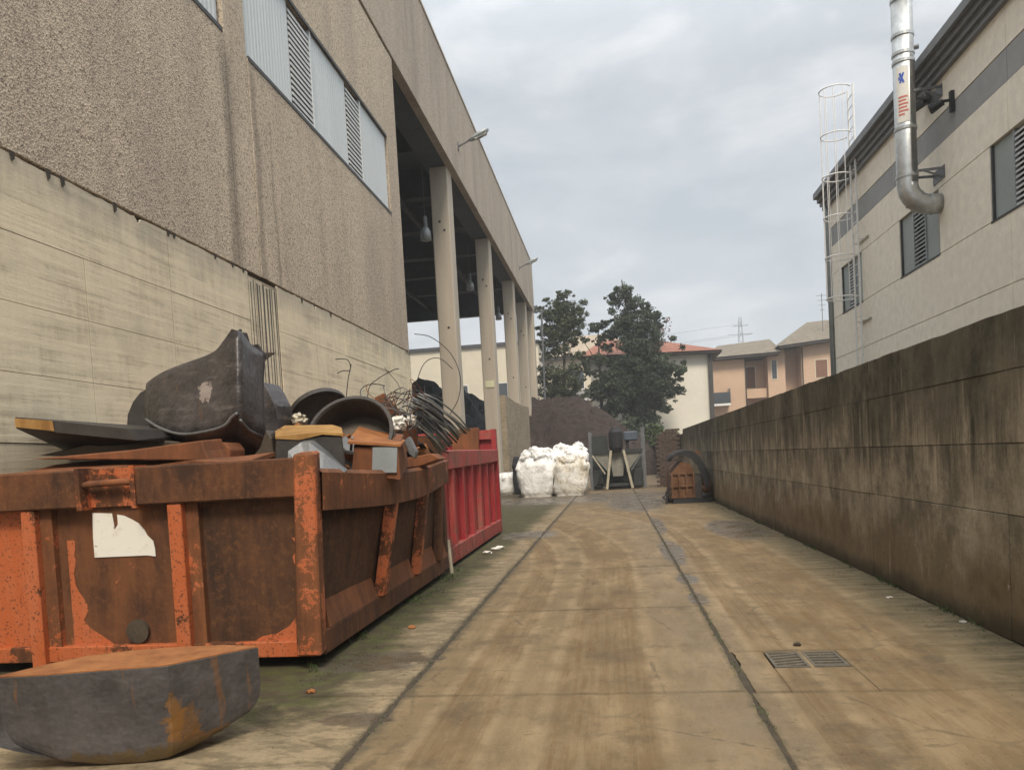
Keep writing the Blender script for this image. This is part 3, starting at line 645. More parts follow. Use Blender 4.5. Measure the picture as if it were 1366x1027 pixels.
# lamps on the fascia
def wall_lamp(y, label):
    t = thing('wall_lamp', label, 'lamp', (WX, y, 12.55), 'street lamp heads on the warehouse fascia')
    MB().box(WX, WX + 0.03, y - 0.1, y + 0.1, 12.4, 12.65).build('bracket', 'steel_grey', t)
    MB().tube([(WX + 0.02, y, 12.52), (WX + 0.25, y, 12.62), (WX + 0.5, y, 12.74)], 0.035, 8).build('arm', 'steel_grey', t)
    a = Vector((WX + 0.42, y, 12.70)); b = Vector((WX + 1.12, y, 12.98))
    hd = MB(); rows_ = []
    for k, (u, w, h) in enumerate(((0, 0.07, 0.05), (0.15, 0.11, 0.09), (0.55, 0.16, 0.12), (0.85, 0.15, 0.10), (1, 0.07, 0.04))):
        p = a.lerp(b, u); rows_.append([(p.x, p.y + w * math.cos(q * math.pi / 5), p.z + h * math.sin(q * math.pi / 5)) for q in range(10)])
    for r_ in rows_: r_.append(r_[0])
    hd.grid(rows_); h_ = hd.build('lamp_head', 'galv_dull', t, smooth=True, solid=0.005)
    p = a.lerp(b, 0.55)
    MB().beam(a.lerp(b, 0.3) - Vector((0, 0, 0.09)), a.lerp(b, 0.9) - Vector((0, 0, 0.09)), 0.2, 0.03).build('lamp_cover', 'lamp_glass', t)
wall_lamp(27.3, 'grey arm lamp nearer the camera on the warehouse fascia'); wall_lamp(45.2, 'small far arm lamp near the end of the warehouse fascia')
def bay_lamp(p, label):
    x, y, z = p
    t = thing('pendant_lamp', label, 'lamp', p, 'pendant lamps inside the open bay')
    MB().tube([(x, y, z + 0.2), (x, y, z + 0.55)], [0.09, 0.07], 10).build('housing', 'steel_grey', t)
    MB().tube([(x, y, z + 0.5), (x, y, 12.12)], 0.008, 5).build('rod', 'steel_grey', t)
    MB().tube([(x, y, z - 0.25), (x, y, z + 0.05), (x, y, z + 0.22)], [0.19, 0.17, 0.07], 14).build('lamp_shade', 'galv_dull', t, smooth=True)
bay_lamp((-5.95,26,9.23), 'pale pendant lamp in the dark bay left of the first column')
bay_lamp((-6.61,38,10.13), 'pale pendant lamp in the dark bay between first and second column')
bay_lamp((-6.38,46,10.02), 'faint pendant lamp in the dark bay left of the third column')

# ================================================================== RETAINING WALL (right)
RX = 2.5
rw = thing('retaining_wall', 'long dark algae-streaked concrete boundary wall along the right side of the alley', 'wall', (RX, 12, 0))
box('wall_core', 'gap', rw, RX + 0.012, RX + 0.24, -2, 28.2, 0, 2.08)
zr = [0, 0.82, 1.28, 1.745, 2.11]; yr = [-2.0, -0.05, 1.35, 2.7, 4.0, 5.32, 6.6, 7.97, 9.3, 10.64, 12.66, 14.6, 16.45, 18.5, 20.6, 22.8, 25.4, 28.2]
for i in range(len(yr) - 1):
    for r in range(4):
        g_ = 0.005; d = jit(0.004)
        z1 = zr[r + 1]
        if r < 3:
            MB().box(RX + d, RX + 0.03, yr[i] + g_ / 2, yr[i + 1] - g_ / 2, zr[r] + g_ / 2, z1 - g_ / 2).build('concrete_panel', 'algae', rw, bevel=0.003)
        else:   # the top row runs over the crown of the wall and is a little uneven
            n = 12; lo = []; hi = []
            for k in range(n + 1):
                y = yr[i] + g_ / 2 + (yr[i + 1] - yr[i] - g_) * k / n; h = 2.11 + noise.noise(Vector((y * 1.7, 2, 2))) * 0.012 + noise.noise(Vector((y * 7, 2, 5))) * 0.006
                hi.append((RX + d, y, h)); lo.append((RX + d, y, zr[r] + g_ / 2))
            MB().prism(lo + hi[::-1], (0.25, 0, 0)).build('concrete_panel', 'algae', rw, fix=True)
for y0 in (9.9, 16.0):
    pass
bs = thing('brick_stub', 'crumbling dark brick stub wall beyond the end of the boundary wall', 'wall', (1.9, 30, 0))
ry = random.Random(3)
for r in range(27):
    for k in range(3):
        x0 = 1.62 + k * 0.27 + (0.13 if r % 2 else 0)
        if r * 0.085 > 2.25 - (0.28 if k == 0 else 0.05 if k < 3 else 0.35) : continue
        MB().box(x0, x0 + 0.258, 30 + ry.uniform(-0.012, 0.012), 30.3, r * 0.085, r * 0.085 + 0.075).build('brick', 'brick_old', bs)
wl2 = thing('far_garden_wall', 'low dark garden wall closing the alley under the trees', 'wall', (2.5, 46, 0))
for i in range(5): box('concrete_panel', 'algae', wl2, 2.6 + i * 0.02, 2.82, 28.4 + i * 5.6, 33.9 + i * 5.6, 0, 1.95 + jit(0.05))
for i in range(6): box('concrete_panel', 'brick_old', wl2, -6.5 + i * 1.75, -4.8 + i * 1.75, 57.6, 57.85, 0, 1.7 + jit(0.1))

# ================================================================== OFFICE BUILDING (right)
BX = 7.0
ob = thing('industrial_building', 'cream panelled factory with grey stripe and grey shutters behind the boundary wall on the right', 'building', (BX, 12, 0))
box('backing_wall', 'gap', ob, BX + 0.21, BX + 0.3, -3, 25.2, 0, 8.9)
def rp(y0, y1, z0, z1, mat='render_wall', d=0):
    g_ = 0.014
    return MB().box(BX + d, BX + 0.2, y0 + g_ / 2, y1 - g_ / 2, z0 + g_ / 2, z1 - g_ / 2).build('wall_panel', mat, ob, bevel=0.004)
yv = [-3, 3, 9, 14.5, 20, 25.2]; wins = [(-1.5, 1.0), (4.0, 6.5), (8.2, 10.2), (12.9, 15.17), (17.38, 19.6), (22.4, 24.3)]
for (z0, z1) in ((0, 1.3), (1.3, 2.62), (2.62, 3.92), (3.92, 5.16)):
    for i in range(5): rp(yv[i], yv[i + 1], z0, z1)
for (z0, z1, m, d) in ((6.5, 7.36, 'render_wall', 0), (7.36, 7.92, 'strip_grey', 0.01), (7.92, 8.9, 'render_wall', 0)):
    for i in range(5): rp(yv[i], yv[i + 1], z0, z1, m, d)
cur = -3
for (a, b) in wins: rp(cur, a, 5.16, 6.5); cur = b
rp(cur, 25.2, 5.16, 6.5)
box('end_wall', 'render_wall', ob, BX + 0.02, 30, 25.2, 25.4, 0, 9.0)
for j, (a, b) in enumerate(wins):
    w = MB().box(BX - 0.01, BX + 0.2, a, b, 5.13, 5.17).box(BX + 0.02, BX + 0.2, a + 0.001, a + 0.05, 5.17, 6.5).box(BX + 0.02, BX + 0.2, b - 0.05, b - 0.001, 5.17, 6.5).build('window', 'dark_frame', ob)
    box('backing', 'dark_frame', w, BX + 0.17, BX + 0.2, a + 0.05, b - 0.05, 5.17, 6.5)
    L_ = b - a; a1, a2 = a + L_ * 0.36, a + L_ * 0.66
    box('shutter', 'green_sheet', w, BX + 0.06, BX + 0.09, a + 0.05, a1 - 0.01, 5.18, 6.49); box('shutter', 'green_sheet', w, BX + 0.06, BX + 0.09, a2 + 0.01, b - 0.05, 5.18, 6.49)
    for q in (a1, a2): box('frame', 'galv_dull', w, BX + 0.03, BX + 0.12, q - 0.02, q + 0.02, 5.171, 6.492)
    for k in range(14):
        zz = 5.22 + k * 0.091
        MB().hexa([(BX + 0.04, a1 + 0.02, zz - 0.02), (BX + 0.13, a1 + 0.02, zz + 0.05), (BX + 0.13, a2 - 0.02, zz + 0.05), (BX + 0.04, a2 - 0.02, zz - 0.02),
                   (BX + 0.04, a1 + 0.02, zz + 0.02), (BX + 0.13, a1 + 0.02, zz + 0.064), (BX + 0.13, a2 - 0.02, zz + 0.064), (BX + 0.04, a2 - 0.02, zz + 0.02)]).build('louvre', 'louvre' if j != 4 else 'green_sheet', w)
# stepped eaves gutter
prof = [(0.0, 8.62), (-0.10, 8.62), (-0.10, 8.74), (-0.17, 8.74), (-0.17, 8.86), (-0.25, 8.86), (-0.25, 8.98), (-0.36, 8.98), (-0.36, 9.16), (-0.30, 9.16), (-0.28, 9.04), (0.0, 9.04)]
MB().prism([(BX + x, -3, z) for x, z in prof], (0, 28.7, 0)).build('gutter', 'gutter', ob, fix=True)
MB().prism([(BX + 0.001, -2.99, 9.045), (30, -2.99, 9.045), (30, -2.99, 9.6), (BX + 0.2, -2.99, 9.12)], (0, 28.6, 0)).build('roof', 'gutter', ob, fix=True)
MB().tube([(BX - 0.14, 25.32, 8.7), (BX - 0.05, 25.32, 8.4), (BX - 0.05, 25.32, 0)], 0.075, 10).build('downpipe', 'galv_dull', ob, smooth=True)
# flue
fl = thing('flue_pipe', 'shiny steel flue pipe with an elbow rising along the right-hand factory', 'flue', (6.4, 17.3, 6.0), None)
fx, fyy = 6.37, 17.3; rr = 0.205
pts = [(fx, fyy, 11.6), (fx, fyy, 6.62)]
for k in range(9):
    a = math.pi * k / 16; pts.append((fx + 0.44 - 0.44 * math.cos(a), fyy, 6.62 - 0.44 * math.sin(a)))
pts.append((7.0, fyy, 6.18))
MB().tube(pts, rr, 24).build('pipe', 'galv', fl, smooth=True)
for z in (10.9, 10.35, 9.62, 9.25, 9.08, 7.72, 6.75): MB().tube([(fx, fyy, z), (fx, fyy, z + 0.06)], rr + 0.016, 24).build('collar', 'galv', fl)
for k in (4, 8):
    a = math.pi * k / 16; c0 = Vector((fx + 0.44 - 0.44 * math.cos(a), fyy, 6.62 - 0.44 * math.sin(a))); dd = Vector((math.sin(a), 0, -math.cos(a)))
    MB().tube([c0 - dd * 0.025, c0 + dd * 0.025], rr + 0.014, 24).build('collar', 'galv', fl)
MB().tube([(fx + 0.2, fyy, 9.4), (fx + 0.3, fyy - 0.04, 9.4)], 0.05, 8).build('test_port', 'steel_grey', fl)
for (z, w) in ((6.82, 0.05), (8.45, 0.05)):
    for sy in (-1, 1):
        MB().beam((fx + 0.1, fyy + sy * (rr + 0.01), z), (BX, fyy + sy * (rr + 0.05), z), 0.03, w).build('bracket', 'steel_grey', fl)
    MB().beam((fx + 0.25, fyy - rr - 0.03, z - 0.02), (BX, fyy - rr - 0.03, z - 0.18), 0.03, 0.03).build('bracket', 'steel_grey', fl)
    box('bracket_plate', 'steel_grey', fl, BX - 0.015, BX, fyy - 0.28, fyy + 0.28, z - 0.2, z + 0.06)
# printed sticker, wrapped on the pipe
def wrap(z0, z1, a0, a1, name, mat, r, par, skew=0.0):
    rows_ = []
    for z, sh in ((z0, -skew), (z1, skew)):
        rows_.append([(fx + r * math.cos(a0 + sh + (a1 - a0) * k / 8), fyy + r * math.sin(a0 + sh + (a1 - a0) * k / 8), z) for k in range(9)])
    return MB().grid(rows_).build(name, mat, par, solid=0.003)
AC = -math.pi / 2 - 0.35 - 0.12
st = wrap(7.85, 8.98, AC - 0.62, AC + 0.55, 'sticker', 'white_label', rr + 0.006, fl)
wrap(8.64, 8.84, AC - 0.16, AC + 0.02, 'printed_cross', 'blue_mark', rr + 0.010, st, 0.16)
wrap(8.64, 8.84, AC - 0.16, AC + 0.02, 'printed_cross', 'blue_mark', rr + 0.0135, st, -0.16)
wrap(8.70, 8.77, AC - 0.36, AC - 0.22, 'printed_cross', 'blue_mark', rr + 0.010, st, 0.0)
for k, z in enumerate((8.34, 8.27, 8.20, 8.13, 8.06, 7.99)): wrap(z, z + 0.035, AC - 0.42, AC + (0.40, 0.25, 0.42, 0.32, 0.44, 0.1)[k], 'printed_line', 'red_mark', rr + 0.010, st)
# caged ladder
ld = thing('cage_ladder', 'white caged ladder climbing the far end of the right-hand factory above its eaves', 'ladder', (6.75, 22.2, 3.4))
for y in (21.98, 22.42): MB().tube([(6.8, y, 3.4), (6.8, y, 10.85)], 0.026, 6).build('rail', 'white_paint', ld)
for k in range(26): MB().tube([(6.8, 21.98, 3.6 + k * 0.28), (6.8, 22.42, 3.6 + k * 0.28)], 0.013, 5).build('rung', 'white_paint', ld)
for z in (10.8, 9.6, 8.5, 7.42, 6.35, 5.25):
    MB().tube([(6.8 - 0.40 + 0.40 * math.cos(a) if True else 0, 22.2 + 0.36 * math.sin(a), z) for a in [math.pi * 0.18 + k * (2 * math.pi - math.pi * 0.36) / 18 for k in range(19)]], 0.018, 5).build('hoop', 'white_paint', ld)
for k in range(7):
    a = math.pi * (0.42 + 1.16 * k / 6); MB().tube([(6.4 + 0.40 * math.cos(a), 22.2 + 0.36 * math.sin(a), 5.2), (6.4 + 0.40 * math.cos(a), 22.2 + 0.36 * math.sin(a), 10.8)], 0.010, 5).build('cage_bar', 'white_paint', ld)
for z in (8.75, 6.75, 4.6):
    for y in (21.98, 22.42): MB().tube([(6.8, y, z), (7.0, y, z)], 0.02, 6).build('wall_bracket', 'white_paint', ld)
    MB().beam((6.98, 21.75, z), (6.98, 22.65, z), 0.03, 0.05).build('wall_bracket', 'bar', ld)
# spotlight and small sensor under the eaves
sp = thing('floodlight', 'small dark floodlight fixed on the grey stripe of the right-hand factory', 'floodlight', (BX, 16.6, 7.95))
box('mount', 'black', sp, BX - 0.07, BX + 0.0, 16.48, 16.58, 7.72, 8.12)
MB().tube([(BX - 0.06, 16.53, 7.95), (BX - 0.2, 16.55, 7.95)], 0.03, 8).build('arm', 'black', sp)
MB().tube([(BX - 0.16, 16.6, 7.96), (BX - 0.34, 16.72, 7.90), (BX - 0.37, 16.74, 7.89)], [0.06, 0.10, 0.10], 12).build('lamp_head', 'black', sp)
se = thing('eaves_camera', 'small grey box camera hanging beneath the gutter beside the flue', 'camera', (BX - 0.08, 17.9, 8.5))
box('mount', 'steel_grey', se, BX - 0.1, BX, 17.6, 17.66, 8.35, 8.6); MB().beam((BX - 0.1, 17.63, 8.42), (BX - 0.28, 17.9, 8.36), 0.12, 0.12).build('housing', 'dark_frame', se)

# ================================================================== ORANGE CONTAINER
oc = thing('scrap_container', 'rusty orange hook-lift container heaped with scrap steel, nearest on the left', 'container', (-3.45, 7.1, 0.05))
YF, XR, XL, YB = 5.03, -2.08, -4.83, 9.15; ZB = 0.10
box('floor', 'or_brown', oc, XL + 0.06, XR - 0.03, YF + 0.08, YB - 0.05, ZB + 0.02, ZB + 0.10)
for x in (-4.3, -2.9): box('skid_rail', 'or_brown', oc, x, x + 0.12, YF + 0.2, YB - 0.1, 0.0, ZB + 0.02)
fp = [( XL, -4.16, 'or_half'), (-4.0, -3.06, 'or_rust'), (-2.9, -2.12, 'or_brown')]
for a, b, m in ((XL, -4.15, 'or_paint'), (-4.15, -3.03, 'or_rust'), (-3.03, -2.1, 'or_brown')):
    box('front_plate', m, oc, a, b - 0.002, YF + 0.03, YF + 0.06, ZB, 1.22)
# paint left along the inner frame of the middle and right bays
def ragged(name, pts, mat, y, par, th=0.004):
    return MB().prism([(x, y, z) for x, z in pts], (0, th, 0)).build(name, mat, par, fix=True)
def paint_strip(x0, x1, z0, z1, side, amp, mat='or_paint', y=YF + 0.026):
    n = 16; a = []; b = []
    for k in range(n + 1):
        z = z0 + (z1 - z0) * k / n; q = abs(noise.noise(Vector((z * 6, x0 * 5, 3)))) * amp * 2
        if side > 0: a.append((x0, z)); b.append((x1 + q, z))
        else: a.append((x1, z)); b.append((x0 - q, z))
    return ragged('paint_remnant', a + b[::-1], mat, y, oc)
paint_strip(-3.93, -3.90, 0.2, 0.95, 1, 0.07); paint_strip(-2.18, -2.16, 0.2, 0.9, -1, 0.05)
ragged('paint_remnant', [(-3.93, 0.19), (-3.62, 0.19), (-3.72, 0.26), (-3.80, 0.31), (-3.87, 0.40), (-3.93, 0.5)], 'or_half', YF + 0.024, oc)
ragged('paint_remnant', [(-2.12, 0.19), (-2.55, 0.19), (-2.49, 0.22), (-2.38, 0.24), (-2.30, 0.28), (-2.24, 0.34), (-2.19, 0.44), (-2.12, 0.6)], 'or_half', YF + 0.024, oc)
# the torn white label
lab = [(-3.71,5.04,1.14), (-3.56,5.04,1.13), (-3.55,5.04,1.05), (-3.55,5.04,1.01), (-3.52,5.04,1.05), (-3.52,5.04,1.12), (-3.47,5.04,1.11), (-3.41,5.04,1.08), (-3.36,5.04,1.05), (-3.32,5.04,1), (-3.3,5.04,0.96), (-3.26,5.04,0.92), (-3.25,5.04,0.86), (-3.25,5.04,0.81), (-3.31,5.04,0.82), (-3.42,5.04,0.82), (-3.57,5.04,0.82), (-3.72,5.04,0.82), (-3.72,5.04,0.97)]
lb = MB().prism([(p[0], YF + 0.022, p[2]) for p in lab], (0, 0.004, 0)).build('torn_label', 'white_label', oc, fix=True)
MB().tube([(-3.42, YF + 0.03, 0.28), (-3.42, YF + 0.0, 0.28)], 0.085, 20).build('round_boss', 'steel_bronze', oc)
# top beam in two lengths with the hook recess between them
box('top_beam', 'or_rust', oc, XL, -3.72, YF - 0.09, YF + 0.06, 1.18, 1.45, bevel=0.012)
box('top_beam', 'or_rust', oc, -3.30, -2.12, YF - 0.09, YF + 0.06, 1.18, 1.45, bevel=0.012)
box('hook_recess', 'or_half', oc, -3.718, -3.302, YF + 0.0, YF + 0.06, 1.18, 1.45)
box('hook_cheek', 'or_half', oc, -3.735, -3.70, YF - 0.105, YF + 0.05, 1.165, 1.46); box('hook_cheek', 'or_half', oc, -3.32, -3.285, YF - 0.105, YF + 0.05, 1.165, 1.46)
MB().tube([(-3.7, YF - 0.06, 1.335), (-3.66, YF - 0.065, 1.345), (-3.4, YF - 0.065, 1.35), (-3.32, YF - 0.06, 1.345)], 0.024, 12).build('hook_bar', 'rust_mid', oc, smooth=True)
# posts of the front
for (x, m) in ((-4.15, 'or_post'), (-3.03, 'or_post')):
    MB().hexa([(x - 0.05, YF - 0.075, 0.0 if x < -4 else 0.13), (x + 0.055, YF - 0.075, 0.0 if x < -4 else 0.13), (x + 0.055, YF + 0.028, 0.0 if x < -4 else 0.13), (x - 0.05, YF + 0.028, 0.0 if x < -4 else 0.13),
               (x - 0.05, YF - 0.075, 1.178), (x + 0.055, YF - 0.075, 1.178), (x + 0.055, YF + 0.028, 1.178), (x - 0.05, YF + 0.028, 1.178)]).build('post', m, oc, bevel=0.006)
    box('post_flange', 'or_third', oc, x + 0.056, x + 0.15, YF - 0.02, YF + 0.028, 0.13, 1.178)
cp = MB().hexa([(XR - 0.12, YF - 0.10, ZB), (XR + 0.06, YF - 0.10, ZB), (XR + 0.04, YF + 0.06, ZB), (XR - 0.12, YF + 0.06, ZB),
                (XR - 0.05, YF - 0.10, 1.47), (XR + 0.10, YF - 0.10, 1.47), (XR + 0.08, YF + 0.06, 1.49), (XR - 0.05, YF + 0.06, 1.49)]).build('corner_post', 'or_third', oc, bevel=0.012)
box('bottom_rail', 'or_half', oc, XL, XR - 0.12, YF - 0.03, YF + 0.05, ZB - 0.02, 0.19, bevel=0.006)
# right side wall: bulged rim, bottom rail, leaning ribs, sloped wedge plates
def bul(y):      # outward bulge of the rim
    t = (y - YF) / (YB - YF); return 0.03 + 0.13 * math.sin(math.pi * min(1, max(0, t)) ** 0.8) + 0.012 * noise.noise(Vector((y * 1.3, 5, 5)))
def sag(y):
    t = (y - YF) / (YB - YF); return -0.05 * math.sin(math.pi * min(1, t * 1.15)) + 0.04 * t ** 3
N = 30; yy = [YF + 0.06 + (YB - YF - 0.06) * k / N for k in range(N + 1)]
rows_ = []
for (dx, z, b) in ((-0.03, ZB + 0.08, 0), (-0.03, 0.45, 0.1), (-0.02, 0.8, 0.5), (-0.02, 1.14, 0.95)):
    rows_.append([(XR + dx + bul(y) * b, y, z + sag(y) * b + (0.012 * noise.noise(Vector((y * 2, z * 3, 0)))) * (0 if b == 0 else 1)) for y in yy])
MB().grid(rows_).build('side_plate', 'or_brown', oc, solid=0.012, smooth=True)
lp = []
for y in [YF + 0.02] + yy[1:]:
    b = bul(y); q = sag(y); lp.append([(XR - 0.06 + b, y, 1.09 + q), (XR + 0.055 + b, y, 1.08 + q), (XR + 0.065 + b, y, 1.34 + q), (XR + 0.03 + b, y, 1.37 + q), (XR - 0.06 + b, y, 1.36 + q), (XR - 0.06 + b, y, 1.09 + q)])
MB().grid(lp).build('rim', 'or_rim', oc, fix=True)
def rail(y0, y1, n=6): return [(XR - 0.03, y0), (XR + 0.02, y1)]
MB().hexa([(XR - 0.05, YF + 0.06, ZB - 0.03), (XR + 0.03, YF + 0.06, ZB - 0.03), (XR + 0.03, YB, ZB - 0.03), (XR - 0.05, YB, ZB - 0.03),
           (XR - 0.05, YF + 0.06, 0.24), (XR + 0.03, YF + 0.06, 0.24), (XR + 0.03, YB, 0.24), (XR - 0.05, YB, 0.24)]).build('bottom_rail', 'or_rust', oc, bevel=0.008)
for (y, m) in ((6.45, 'or_half'), (7.65, 'or_half'), (8.65, 'or_rust')):
    b = bul(y); q = sag(y); w = 0.11
    MB().hexa([(XR - 0.02, y - w, 0.241), (XR + 0.06, y - w * 0.5, 0.241), (XR + 0.06, y + w * 0.5, 0.241), (XR - 0.02, y + w, 0.241),
               (XR - 0.03 + b, y - w, 1.085 + q), (XR + 0.055 + b, y - w * 0.5, 1.085 + q), (XR + 0.055 + b, y + w * 0.5, 1.085 + q), (XR - 0.03 + b, y + w, 1.085 + q)]).build('rib', m, oc, bevel=0.008)
for (a, b) in ((YF + 0.16, 6.32), (6.6, 7.52), (7.79, 8.52), (8.78, YB - 0.03)):
    MB().hexa([(XR - 0.02, a, 0.242), (XR + 0.028, a, 0.242), (XR + 0.028, b, 0.242), (XR - 0.02, b, 0.242),
               (XR - 0.02, a, 0.43), (XR - 0.012, a + 0.02, 0.43), (XR - 0.012, b - 0.05, 0.43), (XR - 0.02, b, 0.43)]).build('wedge_plate', 'rust_mid', oc)
# left side, rear wall
MB().box(XL, XL + 0.05, YF + 0.06, YB, ZB, 1.4).build('side_plate', 'or_brown', oc)
box('rear_plate', 'or_half', oc, XL + 0.05, XR - 0.1, YB - 0.04, YB, ZB, 1.66)
box('rear_post', 'or_brown', oc, XR - 0.1, XR + 0.02, YB - 0.08, YB + 0.04, ZB, 1.70); box('rear_post', 'or_brown', oc, -2.42, -2.34, YB - 0.09, YB - 0.041, 0.3, 1.72)
box('rear_beam', 'or_rust', oc, XL + 0.05, XR - 0.1, YB - 0.08, YB - 0.042, 1.55, 1.70)
MB().tube([(-2.06, 9.22, 0.42), (-2.03, 9.2, 0.0)], 0.022, 8).build('prop_leg', 'bar', oc)

# ================================================================== SCRAP IN THE CONTAINER
def scrap(name, label, cat, loc): return thing(name, label, cat, loc, None)
# load under the visible pieces, so that nothing hovers
base = MB(); rs = random.Random(11)
for k in range(70):
    x = rs.uniform(-4.6, -2.35); y = rs.uniform(5.3, 8.9); z0 = 0.2 + rs.random() * 1.0
    a = rs.uniform(0, 3); l = rs.uniform(0.25, 0.7); d = Vector((math.cos(a), math.sin(a), rs.uniform(-0.3, 0.3))) * l / 2
    p = Vector((x, y, z0)); q0 = p - d; q1 = p + d
    for q in (q0, q1): q.x = min(-2.3, max(-4.7, q.x)); q.y = min(8.95, max(5.2, q.y))
    base.beam(q0, q1, rs.uniform(0.08, 0.35), rs.uniform(0.04, 0.14))
tag(base.build('scrap_fill', 'rust_mid', None, kind='stuff'), 'mass of rusty offcuts filling the orange container below the big pieces', 'scrap')
MB_ = thing('buckled_plate', 'wide dark rusty plate lying flat under the other pieces, level with the container rim', 'scrap metal', (-3.4, 6, 1.4))
MB().grid([[(-4.7 + 0.24 * i, 5.15 + 0.42 * j, 1.44 + 0.03 * j + 0.05 * noise.noise(Vector((i * 0.5, j * 0.6, 2)))) for i in range(10)] for j in range(8)]).build('steel_sheet', 'rust_mid', MB_, solid=0.03)
for (mt_, n_, nm) in (('steel_grey', 46, 'grey'), ('rust_top', 60, 'orange-brown'), ('steel_dark', 60, 'black')):
    jk = MB(); rj = random.Random(n_ + len(nm))
    for k in range(n_):
        x = rj.uniform(-3.0, -2.15); y = rj.uniform(5.6, 9.0); zt = 1.38 + 0.36 * max(0, 1 - abs(x + 2.65) / 0.9) * min(1, (y - 5) / 2)
        if x < -2.7 and y < 7: continue
        c_ = Vector((x, y, zt + rj.uniform(-0.14, 0.05))); d_ = Vector((rj.uniform(-1, 1), rj.uniform(-1, 1), rj.uniform(-0.7, 0.7))).normalized() * rj.uniform(0.05, 0.22)
        if k % 3 == 0: jk.tube([c_ - d_, c_ + d_ * 0.2 + Vector((0, 0, 0.02)), c_ + d_], rj.uniform(0.006, 0.02), 6)
        else: jk.beam(c_ - d_, c_ + d_, rj.uniform(0.03, 0.16), rj.uniform(0.004, 0.03), (rj.uniform(-1, 1), rj.uniform(-1, 1), 1))
    tag(jk.build('small_scrap', mt_, None, kind='stuff'), 'small %s steel offcuts strewn between the big pieces near the container rim' % nm, 'scrap')
# 1 the bent hull
def hull():
    cols = [
      [(-3.97,6.25,2.19), (-4.01,6.25,2.04), (-4,6.25,1.88), (-3.98,6.3,1.79), (-4.06,6.5,1.71)],
      [(-3.79,6.15,2.25), (-3.79,6.1,2.03), (-3.75,6.05,1.78), (-3.77,6.15,1.71), (-3.92,6.45,1.65)],
      [(-3.55,6.05,2.29), (-3.51,5.95,2.02), (-3.48,5.9,1.71), (-3.55,6.05,1.66), (-3.74,6.4,1.61)],
      [(-3.29,5.95,2.32), (-3.24,5.85,1.99), (-3.22,5.8,1.71), (-3.3,5.95,1.65), (-3.53,6.35,1.59)],
      [(-3.08,5.85,2.35), (-3.02,5.75,2.03), (-3.01,5.72,1.74), (-3.11,5.9,1.65), (-3.33,6.3,1.56)],
      [(-3.02,5.82,2.43), (-2.94,5.72,2.08), (-2.93,5.7,1.8), (-3.04,5.9,1.67), (-3.25,6.3,1.53)],
      [(-2.89,5.8,2.49), (-2.86,5.68,2.13), (-2.87,5.68,1.83), (-3,5.9,1.68), (-3.2,6.3,1.5)],
      [(-2.88,5.82,2.48), (-2.84,5.7,2.13), (-2.86,5.7,1.78), (-2.98,5.92,1.63), (-3.16,6.3,1.49)],
      [(-2.89,5.98,2.4), (-2.86,5.9,2.12), (-2.86,5.85,1.7), (-2.95,6.05,1.58), (-3.1,6.35,1.49)],
      [(-2.87,6.2,2.35), (-2.89,6.15,2.08), (-2.87,6.1,1.66), (-2.92,6.25,1.59), (-3.04,6.45,1.52)]]
    return [list(r) for r in zip(*cols)]
hl = scrap('bent_hull_offcut', 'big blackened bent steel shell with a torn pointed corner, highest on the scrap heap', 'scrap metal', (-3.3, 6.1, 1.7))
hr = hull()
ho = MB().grid(hr).build('shell_wall', 'steel_hull', hl, smooth=True, solid=0.028, sub=2)
me_ = ho.data; cre = me_.attributes.new('crease_edge', 'FLOAT', 'EDGE'); wd = len(hr[0])
for k_, ed in enumerate(me_.edges):
    p_, q_ = sorted(ed.vertices)
    if q_ - p_ == wd and p_ % wd in (6, 7) : cre.data[k_].value = 0.9
    elif q_ - p_ == wd and p_ % wd in (0, 9): cre.data[k_].value = 1.0
    elif q_ - p_ == 1 and p_ // wd == 0: cre.data[k_].value = 1.0
    elif q_ - p_ == 1 and p_ // wd == 2: cre.data[k_].value = 0.75
top = hr[0]
lip = [Vector(p) + Vector((0.0, -0.022, 0.0)) for p in hr[2]]
MB().tube(spline(lip[:7], 4), 0.014, 6).build('pale_lip', 'steel_grey', hl, smooth=True); MB().tube(spline(lip[7:], 4), 0.012, 6).build('pale_lip', 'steel_grey', hl, smooth=True)  # paler grey bead along the lower fold of the shell
tear = MB()
for i in range(5, 9):
    a = Vector(top[i]); b = Vector(top[i + 1]); m_ = (a + b) / 2 + Vector((0, 0, 0.05 if i != 6 else 0.02)) + Vector((0.01, 0, 0))
    tear.prism([a - Vector((0, 0, 0.05)), b - Vector((0, 0, 0.05)), b, m_, a], (0, 0.03, 0))
e_ = Vector(top[9]); tear.prism([e_ + Vector((-0.08, 0, -0.06)), e_ + Vector((0.0, 0, -0.04)), e_ + Vector((0.09, 0, 0.012)), e_ + Vector((0, 0, 0.02))], (0, 0.025, 0))
tear.build('torn_edge', 'steel_hull', hl, fix=True)
